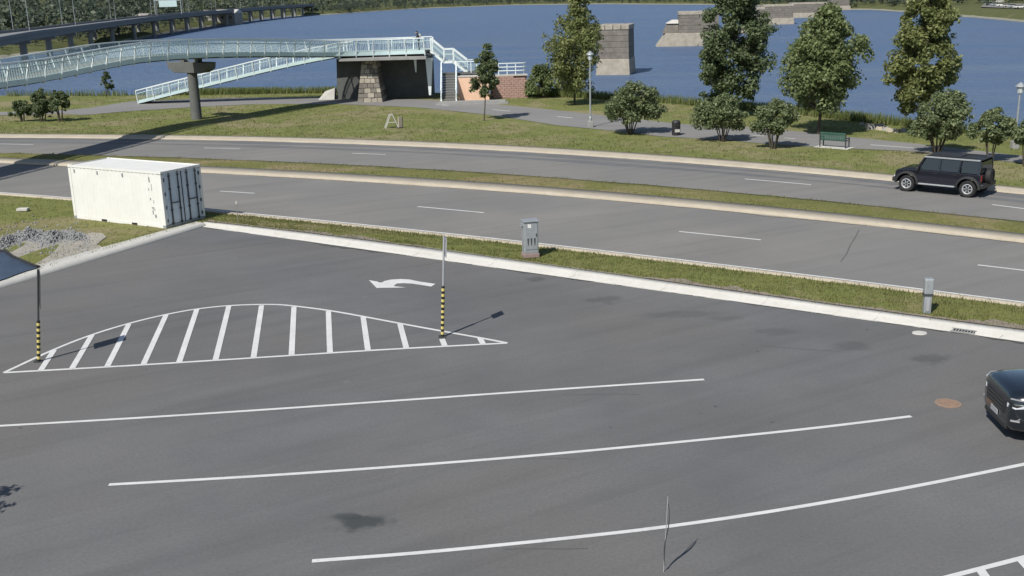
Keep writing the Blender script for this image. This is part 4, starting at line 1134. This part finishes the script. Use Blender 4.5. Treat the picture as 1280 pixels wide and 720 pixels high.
# stone abutment: a long wall under the deck and a battered buttress of stone courses in front
A0, A1 = at(421, 119, 108.6), at(541, 119, 108.4)
r = empty('stone_abutment', (A0 + A1) / 2 * 1.0, 0, 'stone abutment with wall coloured dark for deck shade and a sunlit battered buttress', 'abutment')
off = Vector(r.location); off.z = 0; r.location = off
zt = BR[1].z - .02
w0 = A0.x - off.x; w1 = A1.x - off.x
MB().hexa([(w0, 0, -.6), (w1, 0, -.6), (w1, 3.2, -.6), (w0, 3.2, -.6)], [(w0 + .2, .1, zt - .35), (w1, .1, zt), (w1, 3.2, zt), (w0 + .2, 3.2, zt - .35)]).build('wall', M_DARKC, r)  # darker material puts the shade under the deck into the wall colour
bx = at(462, 119, 104).x - off.x; byf = -4.6; ncr = 10
for k in range(ncr):
    z0 = -.3 + k * (zt + .1) / ncr; z1 = z0 + (zt + .1) / ncr - .025
    def hw(z): return 1.24 - .62 * z / zt
    yf = byf + .9 * (k / ncr); h0, h1 = hw(z0), hw(z1)
    for a0, a1 in ((-1, -.5), (-.5, 0.1), (0.1, .6), (.6, 1)) if k % 2 else ((-1, -.2), (-.2, .4), (.4, 1)):
        j = random.uniform(-.05, .05)
        MB().hexa([(bx + a0 * h0 + .012, yf + j, z0), (bx + a1 * h0 - .012, yf + j, z0), (bx + a1 * h0 - .012, -.02, z0), (bx + a0 * h0 + .012, -.02, z0)],
                  [(bx + a0 * h1 + .012, yf + .09 + j, z1), (bx + a1 * h1 - .012, yf + .09 + j, z1), (bx + a1 * h1 - .012, -.02, z1), (bx + a0 * h1 + .012, -.02, z1)]).build('stone', random.choice((M_STONEL, M_STONEL, M_STONE, M_STONE)), r, bevel=.03, seg=1)
xa, xb = at(424, 70, 104).x - off.x, at(533, 70, 104).x - off.x
MB().box(((xa + xb) / 2, -2.6, zt - .15), (xb - xa, 5.2, .24)).build('deck_slab', M_GREYC, r)
MB().hexa([(w0 - 2.1, -.6, -.2), (w0 - .2, -.6, -.2), (w0 - .2, .9, -.2), (w0 - 2.1, .9, -.2)], [(w0 - 1.1, -.3, .95), (w0 - .1, -.3, 1.25), (w0 - .1, .8, 1.25), (w0 - 1.1, .8, .95)]).build('wing_block', M_KERB, r)
x = at(535, 80, 104.5).x - off.x
MB().hexa([(x - .1, -3.1, .6), (x + .1, -3.1, .6), (x + .1, -2.9, .6), (x - .1, -2.9, .6)], [(x - .3, -3.2, zt - .27), (x + .4, -3.2, zt - .27), (x + .4, -2.8, zt - .27), (x - .3, -2.8, zt - .27)]).build('steel_leg', M_CYANW, r)
x = at(518, 80, 104.5).x - off.x
MB().hexa([(x, -3.1, zt - 1.6), (x + .08, -3.1, zt - 1.6), (x + .08, -3.0, zt - 1.6), (x, -3.0, zt - 1.6)], [(x - .14, -3.2, zt - .27), (x + .14, -3.2, zt - .27), (x + .14, -2.9, zt - .27), (x - .14, -2.9, zt - .27)]).build('hanging_bracket', M_CYANW, r)

# stairs at the end of the bridge: upper flight, landing, lower flight
D0 = at(538, 62.5, 105.2); ZD = BR[0].z + .38
r = empty('staircase', Vector((D0.x, 105.2, 0)), 0, 'pale teal two-flight staircase at the end of the footbridge', 'staircase')
off = Vector(r.location)
LND = 2.75; run = at(584, 80, 105.6).x - off.x
BK = [(0, ZD), (run * .36, (ZD + LND) / 2), (run * .62, (ZD + LND) / 2), (run, LND)]
def zs(x): return float(np.interp(x, [b[0] for b in BK], [b[1] for b in BK]))
for (xa, za), (xb, zb) in ((BK[0], BK[1]), (BK[2], BK[3])):
    nst = 5
    for k in range(nst):
        w_ = (xb - xa) / nst
        MB().box((xa + w_ * (k + .5), .75, za - (k + 1) * (za - zb) / nst), (w_ + .03, 1.3, .05)).build('tread', M_DARKC, r)
MB().box(((BK[1][0] + BK[2][0]) / 2, .75, BK[1][1] - .06), (BK[2][0] - BK[1][0], 1.3, .08)).build('landing', M_DARKC, r)
for y in (.08, 1.42):
    mb = MB()
    for (xa, za), (xb, zb) in zip(BK[:-1], BK[1:]):
        MB().bar((xa, y, za - .1), (xb, y, zb - .1), .08, .24).build('stringer', M_CYANW, r)
        MB().bar((xa, y, za + 1.1), (xb, y, zb + 1.1), .11, .11).build('handrail', M_CYANW, r)
        MB().bar((xa, y, za + .6), (xb, y, zb + .6), .05, .05).build('mid_rail', M_CYAN, r)
        MB().bar((xa, y, za - .1), (xa, y, za + 1.1), .08, .08).build('post', M_CYANW, r)
    for k in range(24):
        x = run * k / 23; mb.bar((x, y, zs(x)), (x, y, zs(x) + 1.05), .025, .025)
    mb.build('pickets', M_CYAN, r)['kind'] = 'stuff'
lw = at(607, 90, 104.6).x - off.x; x55 = at(553, 90, 104).x - off.x
MB().box(((run + lw) / 2, .1, LND - .08), (lw - run, 2.8, .14)).build('landing', M_DARKC, r)
MB().box(((x55 + run) / 2, -.65, LND - .08), (run - x55 - .01, 1.3, .14)).build('landing', M_DARKC, r)
for (p, q) in (((at(571, 90, 104).x - off.x, -1.3), (lw, -1.3)), ((run, 1.45), (lw, 1.45)), ((lw, -1.3), (lw, 1.45))):
    for z in (.25, .62, 1.05): MB().bar((p[0], p[1], LND + z), (q[0], q[1], LND + z), .08 if z > 1 else .045, .08 if z > 1 else .045).build('handrail' if z > 1 else 'mid_rail', M_CYANW if z > 1 else M_CYAN, r)
    n = max(2, int((Vector(q) - Vector(p)).length / .95))
    for k in range(n + 1):
        v = Vector(p).lerp(Vector(q), k / n); MB().bar((v.x, v.y, LND), (v.x, v.y, LND + 1.05), .07, .07).build('post', M_CYANW, r)
fx0, fx1 = at(553, 100, 103).x - off.x, at(569, 100, 103).x - off.x
nst = 11
for k in range(nst):
    z = LND - (k + 1) * (LND - .25) / nst
    MB().box(((fx0 + fx1) / 2, -1.35 - k * .21, z), (fx1 - fx0, .24, .06)).build('tread', M_WOOD, r)
    MB().box(((fx0 + fx1) / 2, -1.245 - k * .21, z + .09), (fx1 - fx0 - .02, .03, .16)).build('riser', M_DARKC, r)
for x in (fx0 - .1, fx1 + .1):
    a_, b_ = Vector((x, -1.3, LND)), Vector((x, -1.3 - nst * .21, .25))
    MB().bar(a_, b_, .12, .34).build('stringer', M_CYANW, r)
    for z in (.55, 1.05): MB().bar(a_ + Vector((0, 0, z)), b_ + Vector((0, 0, z)), .10, .10).build('handrail', M_CYANW, r)
    for k in range(6):
        p = a_.lerp(b_, k / 5); MB().bar(p, p + Vector((0, 0, 1.05)), .07, .07).build('post', M_CYANW, r)
for k, (dz, g_) in enumerate(((.16, 0), (.30, .5))):
    MB().box(((fx0 + lw) / 2 + .8, -4.9 + g_, dz), (lw - fx0 + 2.6 - g_, 1.5, .15)).build('ground_step', M_GREYC, r)

x0, x1 = at(572, 100, 103).x, at(611, 100, 103).x
r = empty('peach_wall', ((x0 + x1) / 2, 102.9, 0), 0, 'low peach rendered wall below the stair landing', 'wall')
hw_ = (x1 - x0) / 2
MB().hexa([(-hw_, 0, 0), (hw_, 0, 0), (hw_, 2.2, 0), (-hw_, 2.2, 0)], [(-hw_, 0, 2.42), (hw_, 0, 2.42), (hw_, 2.2, 2.42), (-hw_, 2.2, 2.42)]).build('face', M_PEACH, r)
MB().box((0, 1.1, 2.47), (2 * hw_ + .1, 2.3, .09)).build('coping', M_KERB, r)
x0, x1 = at(613, 100, 104.5).x, at(659, 100, 105.5).x
r = empty('brick_wall', ((x0 + x1) / 2, 105, 0), R(4), 'red brick wall with a rounded pale railing right of the peach wall', 'wall')
hw_ = (x1 - x0) / 2
bs = MB().box((0, 0, 0), (.43, .30, .19)).mesh('brick', .012, 1); bs.materials.append(M_BRICK)
MB().box((0, .55, 1.13), (2 * hw_ - .04, .78, 2.2)).build('core', M_MAROON, r)
for k in range(11):
    for j in range(int(2 * hw_ / .45) + 1):
        x = -hw_ + .22 + j * .45 + (.2 if k % 2 else 0)
        if x > hw_ - .1 or (x > hw_ * .3 and k > 9): continue
        o = link('brick', bs, None, r); o.location = (x, .1 + random.uniform(-.012, .012), .12 + k * .205)
MB().box((0, .45, 2.33), (2 * hw_ + .08, 1.0, .12)).build('coping', M_KERB, r)
for z in (.35, .7, 1.05):
    pts = [Vector((-hw_, .3, 2.39 + z)), Vector((hw_ * .55, .3, 2.39 + z)), Vector((hw_ * .88, .5, 2.39 + z)), Vector((hw_, .95, 2.39 + z))]
    pts = catmull(pts, 5); mb = MB()
    for i in range(len(pts) - 1): mb.tube(pts[i], pts[i + 1], .05, .05, 6)
    mb.build('rail', M_CYANW, r)
for t in range(5):
    x = -hw_ + t * hw_ * 1.85 / 4
    MB().bar((x, .3 if t < 4 else .55, 2.39), (x, .3 if t < 4 else .55, 3.45), .07, .07).build('post', M_CYANW, r)

# ------------------------------------------------------------------ person leaning at the bridge railing
def person(loc, rz, label):
    """Standing figure; faces +x. One skinned body, clothes as children."""
    r = empty('person', loc, rz, label, 'person')
    J = {'pel': (0, 0, .93, .145, .11), 'wai': (.02, 0, 1.12, .135, .10), 'che': (.08, 0, 1.34, .165, .115), 'nec': (.12, 0, 1.50, .055, .055), 'hea0': (.15, 0, 1.58, .075, .08), 'hea1': (.17, 0, 1.68, .095, .10), 'hea2': (.17, 0, 1.76, .07, .075)}
    E_ = [('pel', 'wai'), ('wai', 'che'), ('che', 'nec'), ('nec', 'hea0'), ('hea0', 'hea1'), ('hea1', 'hea2')]
    for s, n in ((-1, 'r'), (1, 'l')):
        J.update({'sh' + n: (.08, s * .19, 1.42, .062, .062), 'el' + n: (.16, s * .27, 1.17, .046, .046), 'wr' + n: (.40, s * .20, 1.18, .032, .032), 'ha' + n: (.48, s * .18, 1.18, .034, .022),
                  'hi' + n: (0, s * .10, .86, .085, .085), 'kn' + n: (.03 * s, s * .11, .48, .058, .058), 'an' + n: (-.02, s * .11, .09, .04, .04), 'to' + n: (.14, s * .12, .04, .035, .03)})
        E_ += [('che', 'sh' + n), ('sh' + n, 'el' + n), ('el' + n, 'wr' + n), ('wr' + n, 'ha' + n), ('pel', 'hi' + n), ('hi' + n, 'kn' + n), ('kn' + n, 'an' + n), ('an' + n, 'to' + n)]
        for f, (dy, l) in enumerate(((-.03, .07), (-.012, .085), (.008, .08), (.028, .06))):
            J['f%d%s' % (f, n)] = (.48 + l, s * (.18 + dy), 1.165, .009, .009); E_.append(('ha' + n, 'f%d%s' % (f, n)))
        J['th' + n] = (.50, s * .13, 1.20, .010, .010); E_.append(('wr' + n, 'th' + n))
    ks = list(J); me = bpy.data.meshes.new('body')
    me.from_pydata([J[k][:3] for k in ks], [(ks.index(a), ks.index(b)) for a, b in E_], [])
    o = link('body', me, M_CLOTH, r)
    m = o.modifiers.new('skin', 'SKIN'); o.modifiers.new('sub', 'SUBSURF').levels = 1
    o.modifiers['sub'].render_levels = 1
    for i, k in enumerate(ks): me.skin_vertices[0].data[i].radius = J[k][3:5]
    me.skin_vertices[0].data[0].use_root = True
    MB().lathe([(.0, 1.55), (.085, 1.60), (.105, 1.68), (.09, 1.74), (.0, 1.75)], 12, (.185, 0, 0)).build('face', M_SKIN, r, smooth=True)
    MB().box((.29, 0, 1.655), (.03, .025, .04)).build('nose', M_SKIN, r, bevel=.008)
    MB().lathe([(.105, 1.70), (.115, 1.74), (.09, 1.80), (.0, 1.82)], 12, (.17, 0, 0)).build('cap', M_CLOTH, r, smooth=True)
    MB().box((-.12, 0, 1.30), (.20, .34, .46)).build('backpack', M_KERB, r, bevel=.07, seg=3)
    return r
pp = at(524, 62, 105.4)
person((pp.x, 105.4, BR[0].z + .385), R(200), 'person in dark clothes with a pale backpack standing on the footbridge')

# ------------------------------------------------------------------ old stone piers standing in the river
def river_pier(u0, u1, vtop, vbase, label, depth=4.0, rz=0.0, plinth=(0, 0), caps=4, plh=.32):
    b0, b1 = G(u0, vbase, WZ), G(u1, vbase, WZ)
    b1 = at(u1, vbase, b0.y); c = (b0 + b1) / 2; hw = abs(b1.x - b0.x) / 2
    H = at((u0 + u1) / 2, vtop, b0.y).z - WZ
    r = empty('river_pier', (c.x, b0.y + depth / 2, WZ), rz, label, 'pier', 'old stone piers in the river')
    pl, pr_ = plinth
    hd = depth / 2; zp = H * plh; k = hw / 22
    MB().hexa([(-hw - pl - .5, -hd - .5, -3), (hw + pr_ + .5, -hd - .5, -3), (hw + pr_ + .5, hd + .5, -3), (-hw - pl - .5, hd + .5, -3)],
              [(-hw - pl * .45, -hd - .15, zp), (hw + pr_ * .45 + .1, -hd - .15, zp), (hw + pr_ * .45 + .1, hd + .1, zp), (-hw - pl * .45, hd + .1, zp)]).build('plinth', M_STONEL, r, bevel=.1)
    # body in courses of large blocks
    nc = 5
    for q in range(nc):
        z0 = zp + (H - .9 - zp) * q / nc; z1 = zp + (H - .9 - zp) * (q + 1) / nc - .02
        t0, t1 = 1 - .008 * q, 1 - .008 * (q + .9)
        MB().hexa([(-hw * t0, -hd * t0, z0), (hw * t0, -hd * t0, z0), (hw * t0, hd * t0, z0), (-hw * t0, hd * t0, z0)],
                  [(-hw * t1, -hd * t1, z1), (hw * t1, -hd * t1, z1), (hw * t1, hd * t1, z1), (-hw * t1, hd * t1, z1)]).build('course', M_STONE, r, bevel=.05, seg=1)
    MB().box((0, 0, H / 2 + zp / 2 - .5), (hw * 1.90, hd * 1.90, H - zp - .9)).build('core', M_STONE, r)
    for q in range(caps):
        w = 2 * hw / caps
        MB().box((-hw + w * (q + .5), 0, H - .45), (w - .10, depth - .1, .86)).build('cap_stone', M_STONEL, r, bevel=.06, seg=1)
    if pl > 1.5:
        MB().hexa([(-hw - pl * .55, -hd * .8, zp), (-hw, -hd * .8, zp), (-hw, hd * .8, zp), (-hw - pl * .55, hd * .8, zp)],
                  [(-hw - pl * .38, -hd * .7, H * .66), (-hw, -hd * .7, H * .66), (-hw, hd * .7, H * .66), (-hw - pl * .38, hd * .7, H * .66)]).build('cutwater', M_STONE, r)
        MB().hexa([(-hw - pl * .42, -hd * .8, H * .66), (-hw, -hd * .8, H * .66), (-hw, hd * .8, H * .66), (-hw - pl * .42, hd * .8, H * .66)],
                  [(-hw - pl * .2, -hd * .5, H * .76), (-hw, -hd * .5, H * .76), (-hw, hd * .5, H * .76), (-hw - pl * .2, hd * .5, H * .76)]).build('cutwater_cap', M_KERB, r)
    return r
river_pier(753, 793, 31, 94, 'nearest stone pier in the river with blocky cap, beside the pale green tree', depth=9, rz=R(-13), plinth=(-.1, -.1))
river_pier(850, 900, 14, 58, 'second stone pier in the river with stepped pale plinth', depth=8, rz=R(-6), plinth=(7.5, 2), caps=1, plh=.38)
river_pier(931, 957, 9, 42, 'third stone pier in the river showing right of the tall dark tree', depth=8, rz=R(-6), plinth=(.5, .3), caps=1)
river_pier(955, 992, 5.5, 31, 'fourth stone pier in the river left of the round-headed tree', depth=8, rz=R(-5), plinth=(3, .3), caps=1)
river_pier(990, 1037, 3, 22.5, 'fifth stone pier in the river behind the round-headed tree top', depth=9, rz=R(-5), plinth=(2, .3), caps=3)
river_pier(1039, 1062, -4, 13, 'farthest beige stone pier near the opposite bank', depth=9, rz=R(-4), plinth=(1, 1), caps=2)

# ------------------------------------------------------------------ far bank
SH = [(-500, 88), (-200, 80), (0, 73), (10, 71.5), (60, 67), (100, 60), (150, 54), (200, 43), (241, 36), (286, 30.5), (322, 24), (363, 20.5), (420, 18), (445, 16), (520, 11), (640, 6.5), (750, 5.2), (880, 6), (960, 8), (1010, 10), (1060, 12.5), (1090, 12.5), (1135, 15.5), (1180, 20), (1216, 22), (1280, 28), (1450, 46), (1700, 80)]
su = np.concatenate([np.linspace(-500, 0, 16)[:-1], np.linspace(0, 1280, 200), np.linspace(1280, 1700, 16)[1:]])
sv = np.interp(su, [p[0] for p in SH], [p[1] for p in SH])
S0 = np.array([list(G(u, v, WZ)) for u, v in zip(su, sv)])
def back(P, d, z):
    dirv = P[:, :2] / np.linalg.norm(P[:, :2], axis=1)[:, None]
    return np.column_stack([P[:, 0] + dirv[:, 0] * d, P[:, 1] + dirv[:, 1] * d, np.full(len(P), z) + RNG.normal(size=len(P)) * (.02 * abs(z))])
rows = [S0 + [0, 0, -2], S0, back(S0, 5, WZ + .7), back(S0, 16, WZ + 2.2), back(S0, 60, -1.7), back(S0, 150, -1.7), back(S0, 420, 5), back(S0, 900, 26), back(S0, 1700, 62), back(S0, 3000, 75), back(S0, 5200, 40)]
V = np.array(rows); r_, n_, _ = V.shape; idx = np.arange(r_ * n_).reshape(r_, n_)
M_FARG = mat_grass('far_bank_grass', (0.085, 0.10, 0.04), (0.11, 0.118, 0.05), (0.15, 0.14, 0.075), .5)
structure(link('far_bank', np_mesh('far_bank', V.reshape(-1, 3), np.stack([idx[:-1, :-1], idx[:-1, 1:], idx[1:, 1:], idx[1:, :-1]], -1).reshape(-1, 4)), M_FARG))
# strip of pale stones along the far waterline
rowsb = [S0 + [0, 0, .06], back(S0, 4.2, WZ + .8)]
V = np.array(rowsb); idx = np.arange(2 * n_).reshape(2, n_)
structure(link('stony_shore', np_mesh('stony_shore', V.reshape(-1, 3), np.stack([idx[:-1, :-1], idx[:-1, 1:], idx[1:, 1:], idx[1:, :-1]], -1).reshape(-1, 4)), mat_concrete('shore_stones', (.27, .26, .21), (.17, .17, .13), .4)))

# woods of the far bank: one mass of many crowns
def woods(name, spots, label, mat, per=80):
    Vs, Fs, k = [], [], 0
    g = np.random.default_rng(77)
    for (x, y, z, h) in spots:
        w = h * g.uniform(.28, .42)
        cs = [(x + g.normal() * w * .35, y + g.normal() * w * .35, z + h * t) for t in g.uniform(.25, .85, 6)]
        V_, F_ = leaves(cs, [w * .62] * 6, per, h * .075, .9, int(g.integers(1e6)))
        Vs.append(V_); Fs.append(F_ + k); k += len(V_)
    o = link(name, np_mesh(name, np.concatenate(Vs), np.concatenate(Fs)), mat)
    return tag(o, label, 'woods', kind='stuff')
def ground_back(d):
    return float(np.interp(d, [0, 5, 16, 60, 150, 420, 900, 1700, 3000], [WZ, WZ + .7, WZ + 2.2, -1.7, -1.7, 5, 26, 62, 75]))
spots = []
for i in range(2300):
    u = random.uniform(-160, 1420) if i < 1500 else random.uniform(-120, 420)
    left_ = u < 420
    right_ = u > 1165
    d = random.choice([random.uniform(14, 60), random.uniform(30, 140), random.uniform(120, 500)]) if not right_ else random.uniform(60, 400)
    if left_ and random.random() < .6: d = random.uniform(200, 1500)
    p = G(u, float(np.interp(u, su, sv)), WZ); q = Vector((p.x, p.y, 0)); q = q + q.normalized() * d
    h = random.uniform(5, 10) if d < 60 else random.uniform(8, 15)
    if left_ and d < 60: h *= .55
    if right_ and d < 90: continue
    spots.append((q.x, q.y, ground_back(d) - .3, h))
for i in range(420):
    u = random.uniform(378, 1075); d = random.uniform(5, 40); p = G(u, float(np.interp(u, su, sv)), WZ); q = Vector((p.x, p.y, 0)); q = q + q.normalized() * d
    spots.append((q.x, q.y, ground_back(d) - .3, random.uniform(4, 9)))
woods('far_woods', spots, 'green woods along the opposite river bank, haze tinted into the leaves', M_LEAF[4])

# ------------------------------------------------------------------ highway bridge far left
HB_ = [(-260, 97, 150), (-120, 68, 190), (0, 45.5, 255), (60, 37.5, 320), (115, 30.5, 395), (190, 21.5, 500), (260, 15, 640), (330, 9.5, 820), (385, 6, 980)]
P = catmull([at(u, v, y) for u, v, y in HB_], 8)
base = Vector((P[10].x, P[10].y, WZ))
r = empty('highway_bridge', base, 0, 'long dark highway bridge crossing the river at the upper left', 'bridge')
P = [p - base for p in P]
rings, par1, par2 = [], [], []
for i, p in enumerate(P):
    s = side_of(P, i); w = 5.5
    rings.append([p - s * w + Vector((0, 0, -1.2)), p + s * w + Vector((0, 0, -1.2)), p + s * w, p - s * w])
    par1.append([p + s * w + Vector((0, 0, .02)), p + s * (w + .35) + Vector((0, 0, .02)), p + s * (w + .35) + Vector((0, 0, .75)), p + s * w + Vector((0, 0, .75))])
    par2.append([p - s * (w + .35) + Vector((0, 0, .02)), p - s * w + Vector((0, 0, .02)), p - s * w + Vector((0, 0, .75)), p - s * (w + .35) + Vector((0, 0, .75))])
M_HWY = mat_concrete('bridge_concrete', (0.22, 0.225, 0.23), (0.17, 0.175, 0.18), .3)
loft('deck', rings, M_HWY, r, False); loft('parapet', par1, M_HWY, r, False); loft('parapet', par2, M_HWY, r, False)
Q = resample(P, 38)
for i, p in enumerate(Q[1:]):
    s = side_of(Q, i + 1)
    for k in (-1, 1):
        c = p + s * (k * 3.2)
        MB().tube((c.x, c.y, -4), (c.x, c.y, p.z - 1.9), .9, .8, 10).build('column', M_GREYC, r)
    MB().bar(p - s * 5 + Vector((0, 0, -1.7)), p + s * 5 + Vector((0, 0, -1.7)), 1.6, .9).build('crossbeam', M_GREYC, r)
    if i % 1 == 0:
        c = p + s * (5.2 if i % 2 else -5.2)
        mast = MB().tube((c.x, c.y, p.z + .5), (c.x, c.y, p.z + 10), .10, .07, 6).build('light_mast', M_GALV, r)
        MB().bar((c.x, c.y, p.z + 10), (c.x - s.x * 2, c.y - s.y * 2, p.z + 10.2), .12, .12).build('mast_arm', M_GALV, mast)
gp = at(211, 18.5, 545) - base
s = side_of(P, 44)
for k in (-1, 1): MB().tube(gp + s * (k * 6.3), gp + s * (k * 6.3) + Vector((0, 0, 7.5)), .25, .25, 6).build('gantry_leg', M_GALV, r)
MB().bar(gp + s * -6.3 + Vector((0, 0, 7)), gp + s * 6.3 + Vector((0, 0, 7)), .6, .8).build('gantry_beam', M_GALV, r)
MB().bar(gp + s * -4.5 + Vector((0, -.5, 5.3)), gp + s * 4 + Vector((0, -.5, 5.3)), .2, 3.0).build('gantry_sign', M_CYAN, r)

# buildings and parked cars on the far bank
def house(u, v, y, w, d_, h, label, wall, roof, rz=0.0):
    c = at(u, v, y)
    r = empty('far_building', c, rz, label, 'building')
    MB().box((0, 0, h / 2 - 1.5), (w, d_, h + 3)).build('wall', wall, r)
    MB().prism([(-d_ / 2 - .5, h), (d_ / 2 + .5, h), (0, h + 2.2)], 'x', -w / 2 - .5, w / 2 + .5).build('roof', roof, r)
    for i in range(max(2, int(w / 5))):
        x = -w / 2 + (i + .5) * w / max(2, int(w / 5))
        MB().box((x, -d_ / 2 - .02, h * .5), (1.6, .08, 1.5)).build('window', M_GLASS, r)
    return r
M_TAN = simple('tan_wall', (.42, .36, .30), .9, var=.1, scale=.3); M_ROOFG = simple('grey_roof', (.30, .28, .26), .9, var=.1, scale=.3)
house(152, 43, 560, 26, 12, 5, 'low tan building under the highway bridge', M_TAN, M_KERB, R(-12))
house(178, 39, 590, 12, 10, 7, 'grey-brown building beside the bridge columns', M_ROOFG, M_ROOFG, R(-12))
house(278, 27, 690, 22, 12, 5, 'dark shed with pale roof on the far bank below the bridge', M_ROOFG, M_KERB, R(-10))
def far_car(u, v, y, mat, label):
    c = at(u, v, y)
    r = empty('parked_car', c, R(random.uniform(-8, 8)), label, 'car', 'cars parked on the far bank')
    MB().prism([(-2.2, .3), (2.2, .3), (2.25, .8), (1.2, .95), (-2.2, 1.0)], 'y', -.9, .9).build('body', mat, r, bevel=.08)
    MB().prism([(-2.0, .95), (1.0, .95), (.4, 1.5), (-1.7, 1.5)], 'y', -.75, .75).build('cabin', M_GLASS, r, bevel=.05)
    MB().box((-.65, 0, 1.53), (2.0, 1.4, .06)).build('roof', mat, r)
    for x in (-1.35, 1.4):
        for s in (-1, 1):
            o = MB().lathe([(0, -.1), (.33, -.1), (.33, .1), (0, .1)], 12).build('wheel', M_DARK, r); o.location = (x, s * .85, .33); o.rotation_euler = (R(90), 0, 0)
cols = [M_WHITE, M_SILVER, M_WHITE, M_KERB, M_SILVER, M_WHITE, M_SILVER, M_WHITE]
rows_y = 545
lot_pts = [G(u, v, -1.45) for u, v in ((1226, 8.5), (1300, 11.5), (1300, 4), (1232, 2.5))]
mb = MB(); mb.add([p + Vector((0, 0, 0)) for p in lot_pts], [(0, 1, 2, 3)])
structure(mb.build('far_car_park', M_PATH))
for i in range(8):
    u = 1237 + i * 7.5 - (40 if i > 5 else 0) ; v = 6.5 + (i if i < 6 else i - 5) * .75 - (5 if i > 5 else 0)
    p = G(u, v, -1.44)
    far_car(u, v, p.y, cols[i], '%s among the pale cars parked on the far bank' % ('leftmost', 'second from left', 'third from left', 'fourth from left', 'fifth from left', 'sixth from left', 'left one in the back row', 'right one in the back row')[i])

# ------------------------------------------------------------------ weeds, tufts
def blades(name, pts, hmin, hmax, mat, label, spread=.18, per=7, wid=.035, seed=5):
    g = np.random.default_rng(seed); P = np.repeat(np.array(pts), per, 0); n = len(P)
    P = P + np.column_stack([g.normal(size=n) * spread, g.normal(size=n) * spread, np.zeros(n)])
    h = g.uniform(hmin, hmax, n); a = g.uniform(0, 2 * math.pi, n); ln = g.uniform(0, .45, n) * h
    s = np.column_stack([np.cos(a), np.sin(a), np.zeros(n)]) * (wid * g.uniform(.6, 1.4, n))[:, None]
    tip = P + np.column_stack([np.cos(a + 1.5) * ln, np.sin(a + 1.5) * ln, h])
    V = np.stack([P - s, P + s, tip + s * .25, tip - s * .25], 1).reshape(-1, 3)
    o = link(name, np_mesh(name, V, np.arange(4 * n).reshape(-1, 4)), mat)
    return tag(o, label, 'weeds', kind='stuff')
pts = []
for i in range(9000):
    x = random.uniform(-60, 62); y = float(E_BANK(x)) + abs(random.gauss(0, .9)) - .7
    dens = .35 + .65 * (math.sin(x * .35) * .5 + .5)
    u_ = 640 + FPX * x / y
    if u_ < 235: dens *= .08
    elif u_ < 430: dens *= 1.1
    if 430 < u_ < 655: dens = 0
    if random.random() < dens: pts.append((x, y, .1 if y < float(E_BANK(x)) + .8 else -.25))
blades('bank_weeds', pts, .25, .8, M_WEED, 'tall yellow-green weeds along the top of the river bank', .25, 8, .035)
pts = []
for i in range(14000):
    x = random.uniform(-34, 34)
    t = random.random()
    lo_ = left_in(x) + 1.0 if x < CORNER.x - .4 else float(E_LOT_OUT(x))
    hi_ = float(E_ROADN(x))
    if lo_ > hi_ - .3: continue
    y = max(lo_, 26) + (hi_ - max(lo_, 26)) * t
    if y < lo_: continue
    pts.append((x, y, .14))
blades('verge_tufts', pts, .03, .10, mat_leaf('verge_blades', (.115, .135, .042), (.165, .18, .058), (.26, .24, .11), .4), 'short rough grass tufts on the verge', .1, 5, .012, 9)
pts = []
for i in range(12000):
    x = random.uniform(-50, 45); t = random.random() ** 1.3
    a_, b_ = float(E_FART(x)), float(E_BANK(x))
    pts.append((x, a_ + .1 + (b_ - a_) * t, .15))
pp_ = [G(u, (lerp_px(P_TOP, u) + lerp_px(P_BOT, u)) / 2, .17) for u in range(-100, 1400, 8)]
PX = np.array([[p.x, p.y] for p in pp_])
HWID = np.array([abs(G(u, lerp_px(P_TOP, u), .17).y - G(u, lerp_px(P_BOT, u), .17).y) / 2 for u in range(-100, 1400, 8)])
A = np.array(pts)[:, :2]
keep = []
for i, p in enumerate(A):
    d2 = np.hypot(PX[:, 0] - p[0], PX[:, 1] - p[1]); j = int(d2.argmin())
    if d2[j] > HWID[j] + .3: keep.append(pts[i])
blades('lawn_tufts', keep, .04, .13, mat_leaf('lawn_blades', (.12, .145, .047), (.17, .187, .062), (.26, .245, .115), .4), 'short grass tufts on the park lawn', .15, 5, .02, 10)
pts = []
for i in range(2600):
    x = random.uniform(-34, 34); t = random.random()
    pts.append((x, float(E_MEDN(x)) * (1 - t) + float(E_MEDF(x)) * t, .15))
blades('median_tufts', pts, .03, .10, mat_leaf('median_blades', (.12, .13, .043), (.17, .168, .06), (.26, .225, .11), .4), 'short dry grass tufts on the median strip', .1, 4, .014, 12)
